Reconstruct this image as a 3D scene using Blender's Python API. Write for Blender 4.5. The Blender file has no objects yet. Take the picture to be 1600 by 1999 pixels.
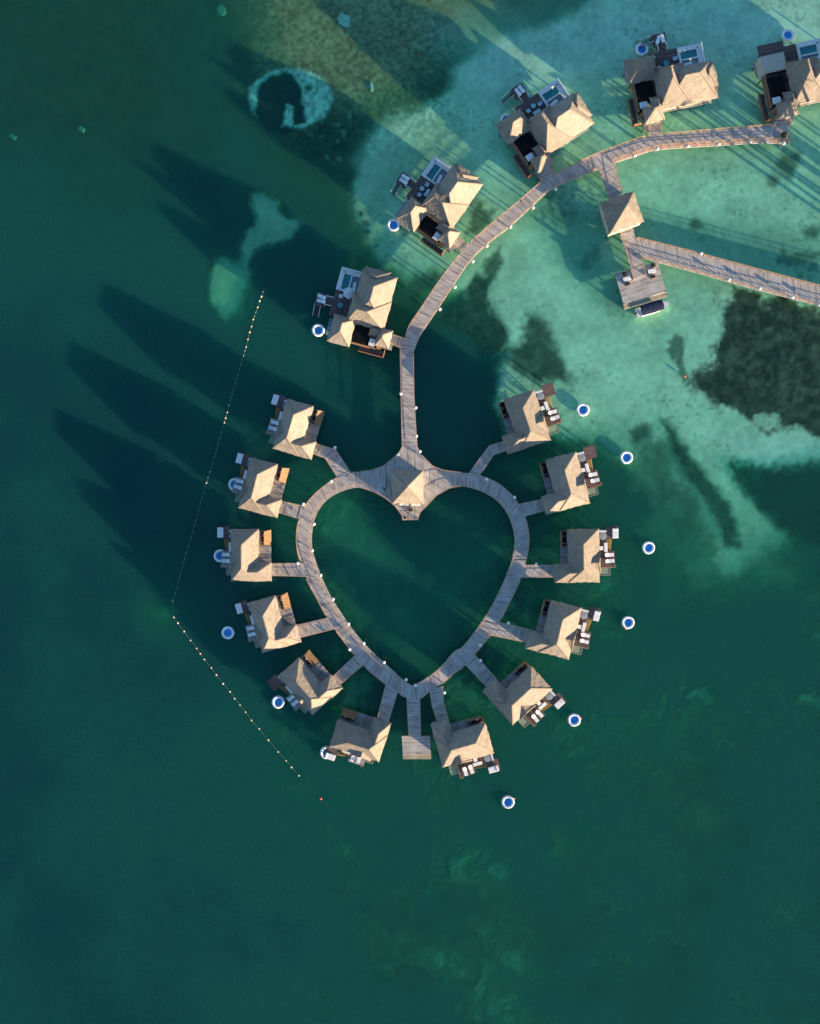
import bpy, bmesh, math, random
import numpy as np
from mathutils import Vector, Matrix
random.seed(7)
R = math.radians
scn = bpy.context.scene
COL = scn.collection

# ------------------------------------------------------------------ camera, sky, sun, exposure
K, H = 0.12, 180.0                       # metres per photo pixel on the water, drone height
CX, CY = 800.0, 999.5
cam_d = bpy.data.cameras.new("camera")
cam = bpy.data.objects.new("camera", cam_d); COL.objects.link(cam)
cam.location = (0, 0, H)
cam_d.sensor_fit = 'VERTICAL'; cam_d.sensor_height = 24
cam_d.lens = 24 / (1999 * K / H)
cam_d.clip_start = 1; cam_d.clip_end = 20000
scn.camera = cam

SUN_EL, SUN_AZ = 8.0, 35.0               # elevation; azimuth below +X (sun stands to the lower right)
sx, sy = math.cos(R(SUN_AZ)), -math.sin(R(SUN_AZ))
sun_dir = Vector((sx * math.cos(R(SUN_EL)), sy * math.cos(R(SUN_EL)), math.sin(R(SUN_EL))))
world = bpy.data.worlds.new("World"); scn.world = world; world.use_nodes = True
wn = world.node_tree.nodes; wl = world.node_tree.links
sky = wn.new("ShaderNodeTexSky"); sky.sky_type = 'NISHITA'; sky.sun_disc = False
sky.sun_elevation = R(SUN_EL); sky.sun_rotation = math.atan2(sx, sy)
sky.air_density = 1.0; sky.dust_density = 0.3; sky.ozone_density = 3.2
bg = wn.get("Background") or wn.new("ShaderNodeBackground")
bg.inputs["Strength"].default_value = 0.092
wl.new(sky.outputs[0], bg.inputs[0])
sl = bpy.data.lights.new("sun", 'SUN'); sl.energy = 4.3; sl.angle = R(0.5); sl.color = (1.0, 0.76, 0.50)
so = bpy.data.objects.new("sun", sl); COL.objects.link(so)
so.rotation_euler = sun_dir.to_track_quat('Z', 'Y').to_euler()
scn.view_settings.view_transform = 'Standard'
scn.view_settings.look = 'None'
scn.view_settings.exposure = 1.95
scn.view_settings.gamma = 1

# ------------------------------------------------------------------ helpers
def W(px, py, z=0.0):
    """the point at height z that stands at this place on the plan"""
    f = K * (H - z) / H
    return Vector(((px - CX) * f, (CY - py) * f, z))

def tag(o, label=None, cat=None, group=None, kind=None):
    if label: o["label"] = label
    if cat: o["category"] = cat
    if group: o["group"] = group
    if kind: o["kind"] = kind
    return o

def empty(name, loc=(0, 0, 0), rz=0.0, label=None, cat=None, group=None):
    o = bpy.data.objects.new(name, None); COL.objects.link(o)
    o.empty_display_size = 0.3
    o.location = loc; o.rotation_euler = (0, 0, rz)
    return tag(o, label, cat, group)

def kids(o):
    return [c for c in ALL if c.parent is o] if False else list(o.children)

def copy_tree(o, parent=None):
    c = o.copy(); COL.objects.link(c)
    if parent is not None: c.parent = parent
    for ch in list(o.children): copy_tree(ch, c)
    return c

class MB:
    def __init__(s): s.v = []; s.f = []; s.uv = []
    def face(s, pts, uv=None):
        b = len(s.v); s.v += [tuple(p) for p in pts]
        s.f.append(list(range(b, b + len(pts))))
        s.uv += (uv if uv else [(p[0], p[1]) for p in pts])
    def prism(s, poly, z0, z1, ang=0.0):
        """poly: xy list counter-clockwise; planks run across the direction ang"""
        ca, sa = math.cos(ang), math.sin(ang)
        U = lambda p: (p[0] * ca + p[1] * sa, -p[0] * sa + p[1] * ca)
        a = sum(poly[i][0] * poly[(i + 1) % len(poly)][1] - poly[(i + 1) % len(poly)][0] * poly[i][1] for i in range(len(poly)))
        if a < 0: poly = poly[::-1]
        s.face([(p[0], p[1], z1) for p in poly], [U(p) for p in poly])
        s.face([(p[0], p[1], z0) for p in poly[::-1]], [U(p) for p in poly[::-1]])
        n = len(poly)
        for i in range(n):
            p, q = poly[i], poly[(i + 1) % n]
            s.face([(p[0], p[1], z0), (q[0], q[1], z0), (q[0], q[1], z1), (p[0], p[1], z1)], [U(p), U(q), U(q), U(p)])
    def box(s, x0, x1, y0, y1, z0, z1, ang=0.0):
        s.prism([(x0, y0), (x1, y0), (x1, y1), (x0, y1)], z0, z1, ang)
    def beam(s, p, q, w, h):
        p, q = Vector(p), Vector(q); d = q - p
        if d.length < 1e-4: return
        d.normalize()
        up = Vector((0, 0, 1)) if abs(d.z) < 0.95 else Vector((1, 0, 0))
        r = d.cross(up).normalized() * (w / 2); u = r.cross(d).normalized() * (h / 2)
        c = [p - r - u, p + r - u, p + r + u, p - r + u]; e = [x + (q - p) for x in c]
        s.face(c[::-1]); s.face(e)
        for i in range(4):
            j = (i + 1) % 4
            s.face([c[i], c[j], e[j], e[i]])
    def lathe(s, prof, c=(0, 0, 0), n=20):
        """prof: (r, z) list from bottom to top"""
        for k in range(n):
            a, b = 2 * math.pi * k / n, 2 * math.pi * (k + 1) / n
            for (r0, z0), (r1, z1) in zip(prof[:-1], prof[1:]):
                P = [(c[0] + r0 * math.cos(a), c[1] + r0 * math.sin(a), c[2] + z0), (c[0] + r0 * math.cos(b), c[1] + r0 * math.sin(b), c[2] + z0),
                     (c[0] + r1 * math.cos(b), c[1] + r1 * math.sin(b), c[2] + z1), (c[0] + r1 * math.cos(a), c[1] + r1 * math.sin(a), c[2] + z1)]
                if r0 < 1e-5: P = [P[0], P[2], P[3]]
                elif r1 < 1e-5: P = [P[0], P[1], P[2]]
                s.face(P)
    def sphere(s, c, r, n=12, sq=1.0):
        m = n // 2
        s.lathe([(r * math.sin(math.pi * i / m), -r * sq * math.cos(math.pi * i / m)) for i in range(m + 1)], c, n)
    def build(s, name, m, parent=None, smooth=False, bevel=0.0):
        me = bpy.data.meshes.new(name)
        me.from_pydata(s.v, [], s.f)
        uvl = me.uv_layers.new(name="UVMap")
        uvl.data.foreach_set("uv", np.array(s.uv, dtype=np.float32).ravel())
        bm = bmesh.new(); bm.from_mesh(me)
        bmesh.ops.remove_doubles(bm, verts=bm.verts, dist=0.0005)
        bmesh.ops.recalc_face_normals(bm, faces=bm.faces)
        bm.to_mesh(me); bm.free()
        me.materials.append(m)
        if smooth:
            me.polygons.foreach_set("use_smooth", [True] * len(me.polygons))
        o = bpy.data.objects.new(name, me); COL.objects.link(o)
        if bevel:
            md = o.modifiers.new("bevel", 'BEVEL'); md.width = bevel; md.segments = 2; md.limit_method = 'ANGLE'
        if parent is not None: o.parent = parent
        return o

# ------------------------------------------------------------------ materials
def N(nt, t, **kw):
    n = nt.nodes.new(t)
    for k, v in kw.items(): setattr(n, k, v)
    return n

def base_mat(name, rough=0.7, spec=0.3):
    m = bpy.data.materials.new(name); m.use_nodes = True
    nt = m.node_tree; b = nt.nodes["Principled BSDF"]
    b.inputs["Roughness"].default_value = rough
    b.inputs["Specular IOR Level"].default_value = spec
    return m, nt, b

def ramp(nt, fac, stops):
    r = N(nt, "ShaderNodeValToRGB")
    e = r.color_ramp.elements
    while len(e) < len(stops): e.new(0.5)
    for i, (p, c) in enumerate(stops):
        e[i].position = p; e[i].color = (*c, 1)
    nt.links.new(fac, r.inputs[0])
    return r.outputs[0]

def noise_mat(name, c1, c2, scale=3.0, rough=0.75, spec=0.25, bump=0.0, stretch=(1, 1, 1), detail=5, rnd=True):
    m, nt, b = base_mat(name, rough, spec)
    tc = N(nt, "ShaderNodeTexCoord"); mp = N(nt, "ShaderNodeMapping")
    mp.inputs["Scale"].default_value = stretch
    nt.links.new(tc.outputs["Object"], mp.inputs["Vector"])
    if rnd:
        oi = N(nt, "ShaderNodeObjectInfo"); mm = N(nt, "ShaderNodeMath", operation='MULTIPLY'); mm.inputs[1].default_value = 50
        nt.links.new(oi.outputs["Random"], mm.inputs[0]); nt.links.new(mm.outputs[0], mp.inputs["Location"])
    nz = N(nt, "ShaderNodeTexNoise"); nz.inputs["Scale"].default_value = scale; nz.inputs["Detail"].default_value = detail
    nt.links.new(mp.outputs[0], nz.inputs["Vector"])
    nt.links.new(ramp(nt, nz.outputs["Fac"], [(0.3, c1), (0.7, c2)]), b.inputs["Base Color"])
    if bump:
        bp = N(nt, "ShaderNodeBump"); bp.inputs["Strength"].default_value = bump; bp.inputs["Distance"].default_value = 0.1
        nt.links.new(nz.outputs["Fac"], bp.inputs["Height"]); nt.links.new(bp.outputs[0], b.inputs["Normal"])
    return m

def plank_mat(name, dark, mid, light, width=0.2, seam=0.5):
    """weathered boards: UV u runs across the boards, v along them"""
    m, nt, b = base_mat(name, 0.85, 0.15)
    L = nt.links.new
    uv = N(nt, "ShaderNodeUVMap"); sp = N(nt, "ShaderNodeSeparateXYZ"); L(uv.outputs[0], sp.inputs[0])
    dv = N(nt, "ShaderNodeMath", operation='DIVIDE'); L(sp.outputs[0], dv.inputs[0]); dv.inputs[1].default_value = width
    fl = N(nt, "ShaderNodeMath", operation='FLOOR'); L(dv.outputs[0], fl.inputs[0])
    wn_ = N(nt, "ShaderNodeTexWhiteNoise", noise_dimensions='1D'); L(fl.outputs[0], wn_.inputs["W"])
    cb = N(nt, "ShaderNodeCombineXYZ")
    m1 = N(nt, "ShaderNodeMath", operation='MULTIPLY'); L(sp.outputs[0], m1.inputs[0]); m1.inputs[1].default_value = 1.3
    m2 = N(nt, "ShaderNodeMath", operation='MULTIPLY'); L(sp.outputs[1], m2.inputs[0]); m2.inputs[1].default_value = 0.22
    L(m1.outputs[0], cb.inputs[0]); L(m2.outputs[0], cb.inputs[1])
    nz = N(nt, "ShaderNodeTexNoise"); nz.inputs["Scale"].default_value = 1.6; nz.inputs["Detail"].default_value = 4; L(cb.outputs[0], nz.inputs["Vector"])
    mx = N(nt, "ShaderNodeMath", operation='MULTIPLY_ADD'); L(wn_.outputs["Value"], mx.inputs[0]); mx.inputs[1].default_value = 0.38; L(nz.outputs["Fac"], mx.inputs[2])
    c = ramp(nt, mx.outputs[0], [(0.36, dark), (0.56, mid), (0.95, light)])
    n2 = N(nt, "ShaderNodeTexNoise"); n2.inputs["Scale"].default_value = 0.35; L(uv.outputs[0], n2.inputs["Vector"])
    mixc = N(nt, "ShaderNodeMix", data_type='RGBA', blend_type='MULTIPLY'); mixc.inputs[0].default_value = 1.0
    L(c, mixc.inputs[6]); L(ramp(nt, n2.outputs["Fac"], [(0.3, (0.78, 0.76, 0.74)), (0.7, (1.1, 1.08, 1.06))]), mixc.inputs[7])
    # gaps between boards
    fr = N(nt, "ShaderNodeMath", operation='FRACT'); L(dv.outputs[0], fr.inputs[0])
    lt = N(nt, "ShaderNodeMath", operation='LESS_THAN'); L(fr.outputs[0], lt.inputs[0]); lt.inputs[1].default_value = 0.1
    lm = N(nt, "ShaderNodeMath", operation='MULTIPLY'); L(lt.outputs[0], lm.inputs[0]); lm.inputs[1].default_value = seam
    mg = N(nt, "ShaderNodeMix", data_type='RGBA'); L(lm.outputs[0], mg.inputs[0]); L(mixc.outputs[2], mg.inputs[6]); mg.inputs[7].default_value = (0.03, 0.028, 0.026, 1)
    L(mg.outputs[2], b.inputs["Base Color"])
    return m

def thatch_mat():
    m, nt, b = base_mat("thatch", 0.95, 0.05)
    L = nt.links.new
    tc = N(nt, "ShaderNodeTexCoord"); oi = N(nt, "ShaderNodeObjectInfo")
    ad = N(nt, "ShaderNodeVectorMath", operation='ADD'); L(tc.outputs["Object"], ad.inputs[0])
    mm = N(nt, "ShaderNodeMath", operation='MULTIPLY'); mm.inputs[1].default_value = 60; L(oi.outputs["Random"], mm.inputs[0]); L(mm.outputs[0], ad.inputs[1])
    n1 = N(nt, "ShaderNodeTexNoise"); n1.inputs["Scale"].default_value = 3.4; n1.inputs["Detail"].default_value = 8; n1.inputs["Roughness"].default_value = 0.75; L(ad.outputs[0], n1.inputs["Vector"])
    n2 = N(nt, "ShaderNodeTexNoise"); n2.inputs["Scale"].default_value = 0.7; n2.inputs["Detail"].default_value = 3; L(ad.outputs[0], n2.inputs["Vector"])
    # courses of thatch run level along the slope
    sp = N(nt, "ShaderNodeSeparateXYZ"); L(tc.outputs["Object"], sp.inputs[0])
    cz = N(nt, "ShaderNodeMath", operation='MULTIPLY_ADD'); L(sp.outputs[2], cz.inputs[0]); cz.inputs[1].default_value = 3.2; L(n2.outputs["Fac"], cz.inputs[2])
    fr = N(nt, "ShaderNodeMath", operation='FRACT'); L(cz.outputs[0], fr.inputs[0])
    c1 = ramp(nt, n1.outputs["Fac"], [(0.30, (0.19, 0.16, 0.125)), (0.5, (0.285, 0.245, 0.20)), (0.70, (0.36, 0.315, 0.26))])
    c2 = ramp(nt, n2.outputs["Fac"], [(0.3, (0.84, 0.83, 0.84)), (0.7, (1.08, 1.06, 1.04))])
    mx = N(nt, "ShaderNodeMix", data_type='RGBA', blend_type='MULTIPLY'); mx.inputs[0].default_value = 1; L(c1, mx.inputs[6]); L(c2, mx.inputs[7])
    hv = N(nt, "ShaderNodeHueSaturation"); L(mx.outputs[2], hv.inputs["Color"])
    va = N(nt, "ShaderNodeMath", operation='MULTIPLY_ADD'); L(oi.outputs["Random"], va.inputs[0]); va.inputs[1].default_value = 0.22; va.inputs[2].default_value = 0.89; L(va.outputs[0], hv.inputs["Value"])
    L(hv.outputs[0], b.inputs["Base Color"])
    hs = N(nt, "ShaderNodeMath", operation='MULTIPLY_ADD'); L(fr.outputs[0], hs.inputs[0]); hs.inputs[1].default_value = -0.25; L(n1.outputs["Fac"], hs.inputs[2])
    bp = N(nt, "ShaderNodeBump"); bp.inputs["Strength"].default_value = 0.32; bp.inputs["Distance"].default_value = 0.12
    L(hs.outputs[0], bp.inputs["Height"]); L(bp.outputs[0], b.inputs["Normal"])
    return m

M = {}
M["thatch"] = thatch_mat()
M["ridge"] = noise_mat("ridge_thatch", (0.20, 0.165, 0.125), (0.34, 0.28, 0.21), 5, 0.95, 0.05, 0.5)
M["boards"] = plank_mat("weathered_boards", (0.20, 0.185, 0.175), (0.42, 0.39, 0.36), (0.56, 0.525, 0.485), 0.24, 0.28)
M["deckwood"] = plank_mat("grey_deck_boards", (0.16, 0.155, 0.16), (0.30, 0.285, 0.285), (0.40, 0.38, 0.37), 0.16, 0.35)
M["browndeck"] = plank_mat("brown_deck_boards", (0.07, 0.05, 0.05), (0.13, 0.09, 0.085), (0.20, 0.14, 0.13), 0.16, 0.4)
M["goldwood"] = plank_mat("varnished_boards", (0.15, 0.09, 0.048), (0.23, 0.14, 0.075), (0.30, 0.185, 0.105), 0.2, 0.3)
M["treads"] = plank_mat("oiled_stair_treads", (0.16, 0.085, 0.03), (0.42, 0.24, 0.07), (0.50, 0.30, 0.10), 0.3, 0.8)
M["rail"] = noise_mat("rail_timber", (0.46, 0.26, 0.15), (0.62, 0.38, 0.23), 2, 0.7, 0.2)
M["pile"] = noise_mat("pile_timber", (0.10, 0.08, 0.06), (0.22, 0.17, 0.13), 3)
M["wall"] = noise_mat("wall_boards", (0.42, 0.36, 0.28), (0.55, 0.48, 0.38), 2)
M["darkwood"] = noise_mat("dark_timber", (0.035, 0.025, 0.025), (0.09, 0.06, 0.055), 4, 0.6)
M["black"] = noise_mat("black_timber", (0.006, 0.006, 0.008), (0.016, 0.016, 0.02), 2, 0.6, 0.2)
M["white"] = noise_mat("white_fabric", (0.72, 0.72, 0.72), (0.84, 0.84, 0.83), 6, 0.9, 0.1)
M["paint"] = noise_mat("white_paint", (0.70, 0.71, 0.71), (0.82, 0.82, 0.81), 3, 0.5, 0.4)
M["coping"] = noise_mat("pale_stone_coping", (0.66, 0.65, 0.62), (0.80, 0.79, 0.75), 2.5, 0.7)
M["tile"] = noise_mat("blue_grey_tile", (0.16, 0.20, 0.24), (0.24, 0.29, 0.33), 3, 0.4, 0.4)
M["steel"] = noise_mat("pale_metal", (0.55, 0.57, 0.60), (0.68, 0.70, 0.72), 3, 0.4, 0.5)
M["greycover"] = noise_mat("grey_vinyl", (0.20, 0.23, 0.27), (0.29, 0.32, 0.36), 4, 0.6)
M["blue"] = noise_mat("blue_mesh", (0.015, 0.20, 0.58), (0.04, 0.32, 0.74), 1.6, 0.5, 0.4)
M["vinyl"] = noise_mat("white_vinyl", (0.74, 0.76, 0.78), (0.84, 0.85, 0.85), 2, 0.45, 0.4)
M["teal"] = noise_mat("teal_glass", (0.03, 0.28, 0.33), (0.06, 0.38, 0.42), 3, 0.25, 0.5)
M["lightteal"] = noise_mat("pale_teal", (0.30, 0.52, 0.55), (0.40, 0.62, 0.64), 5, 0.5)
M["bluecush"] = noise_mat("pale_blue_cushion", (0.42, 0.58, 0.66), (0.52, 0.68, 0.75), 5, 0.9)
M["lamp"] = noise_mat("lamp_shade", (0.80, 0.77, 0.70), (0.86, 0.83, 0.78), 6, 0.5)
M["navy"] = noise_mat("navy_canvas", (0.012, 0.018, 0.05), (0.03, 0.04, 0.085), 1.5, 0.8)
M["hull"] = noise_mat("white_hull", (0.66, 0.68, 0.68), (0.82, 0.82, 0.80), 1.2, 0.3, 0.5)
M["orange"] = noise_mat("orange_buoy", (0.70, 0.30, 0.14), (0.82, 0.42, 0.24), 5, 0.5)
M["peach"] = noise_mat("faded_buoy", (0.75, 0.55, 0.40), (0.85, 0.66, 0.52), 5, 0.5)
M["red"] = noise_mat("red_buoy", (0.75, 0.12, 0.08), (0.85, 0.20, 0.14), 5, 0.5)
M["rope"] = noise_mat("rope", (0.12, 0.14, 0.12), (0.20, 0.22, 0.18), 5)
M["shrub"] = noise_mat("shrub_leaves", (0.015, 0.03, 0.015), (0.05, 0.08, 0.035), 6)
M["pot"] = noise_mat("clay_pot", (0.30, 0.13, 0.07), (0.42, 0.20, 0.12), 5)
M["brownwood"] = noise_mat("brown_timber", (0.16, 0.08, 0.05), (0.28, 0.15, 0.09), 4)
M["palm"] = noise_mat("palm_leaf", (0.03, 0.06, 0.02), (0.09, 0.13, 0.04), 3)
M["bark"] = noise_mat("palm_bark", (0.14, 0.11, 0.08), (0.26, 0.21, 0.16), 5)
M["sand"] = noise_mat("beach_sand", (0.48, 0.42, 0.31), (0.62, 0.56, 0.44), 0.4)
M["rock"] = noise_mat("sunken_concrete", (0.50, 0.52, 0.44), (0.68, 0.70, 0.60), 1.5, 0.95)
M["bird"] = noise_mat("bird_feathers", (0.015, 0.015, 0.015), (0.04, 0.035, 0.03), 9)

def water_mat(name, c, rough=0.06):
    m, nt, b = base_mat(name, rough, 0.5)
    tc = N(nt, "ShaderNodeTexCoord"); nz = N(nt, "ShaderNodeTexNoise"); nz.inputs["Scale"].default_value = 2.2; nz.inputs["Detail"].default_value = 4
    nt.links.new(tc.outputs["Object"], nz.inputs["Vector"])
    d = tuple(x * 0.6 for x in c); l = tuple(x * 1.5 for x in c)
    nt.links.new(ramp(nt, nz.outputs["Fac"], [(0.35, d), (0.62, c), (0.75, l)]), b.inputs["Base Color"])
    bp = N(nt, "ShaderNodeBump"); bp.inputs["Strength"].default_value = 0.15; bp.inputs["Distance"].default_value = 0.05
    nt.links.new(nz.outputs["Fac"], bp.inputs["Height"]); nt.links.new(bp.outputs[0], b.inputs["Normal"])
    return m
M["pool"] = water_mat("pool_water", (0.02, 0.24, 0.25))

def net_mat():
    m, nt, b = base_mat("net_mesh", 0.6, 0.3)
    b.inputs["Base Color"].default_value = (0.45, 0.50, 0.36, 1)
    b.inputs["Alpha"].default_value = 0.35
    return m
M["net"] = net_mat()
def glass_mat():
    m, nt, b = base_mat("frosted_panel", 0.15, 0.5)
    b.inputs["Base Color"].default_value = (0.20, 0.36, 0.42, 1)
    b.inputs["Alpha"].default_value = 0.6
    return m
M["glass"] = glass_mat()

# ------------------------------------------------------------------ seabed and sea
def lattice(X, Y, scale, seed):
    rs = np.random.RandomState(seed)
    g = rs.rand(256, 256)
    x = X / scale; y = Y / scale
    xi = np.floor(x).astype(int); yi = np.floor(y).astype(int)
    fx = x - xi; fy = y - yi
    fx = fx * fx * (3 - 2 * fx); fy = fy * fy * (3 - 2 * fy)
    a = g[xi % 256, yi % 256]; b = g[(xi + 1) % 256, yi % 256]
    c = g[xi % 256, (yi + 1) % 256]; d = g[(xi + 1) % 256, (yi + 1) % 256]
    return (a * (1 - fx) + b * fx) * (1 - fy) + (c * (1 - fx) + d * fx) * fy

def fbm(X, Y, scale, seed, octv=4, gain=0.5):
    t = 0; w = 1; s = 0
    for k in range(octv):
        t = t + w * lattice(X, Y, scale / 2 ** k, seed + 17 * k); s += w; w *= gain
    return t / s

def sdf(X, Y, poly):
    """signed distance in plan pixels, positive inside"""
    d = np.full(X.shape, 1e9); ins = np.zeros(X.shape, bool)
    n = len(poly)
    for i in range(n):
        x0, y0 = poly[i]; x1, y1 = poly[(i + 1) % n]
        ex, ey = x1 - x0, y1 - y0
        wx, wy = X - x0, Y - y0
        t = np.clip((wx * ex + wy * ey) / (ex * ex + ey * ey + 1e-9), 0, 1)
        d = np.minimum(d, np.hypot(wx - ex * t, wy - ey * t))
        if y0 != y1:
            c = ((y0 > Y) != (y1 > Y)) & (X < ex * (Y - y0) / (y1 - y0) + x0)
            ins ^= c
    return np.where(ins, d, -d)

def circ(cx, cy, rx, ry=None, n=18, a0=0.0):
    ry = ry or rx
    return [(cx + rx * math.cos(2 * math.pi * i / n + a0), cy + ry * math.sin(2 * math.pi * i / n + a0)) for i in range(n)]

SAND = (0.84, 0.80, 0.58); PALE = (0.82, 0.77, 0.66); GRASS = (0.030, 0.040, 0.022); BROWN = (0.17, 0.13, 0.07)
RUB = (0.33, 0.25, 0.14); GREEN = (0.20, 0.30, 0.15); DKGREEN = (0.05, 0.075, 0.035); MUD = (0.09, 0.07, 0.04)
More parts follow.
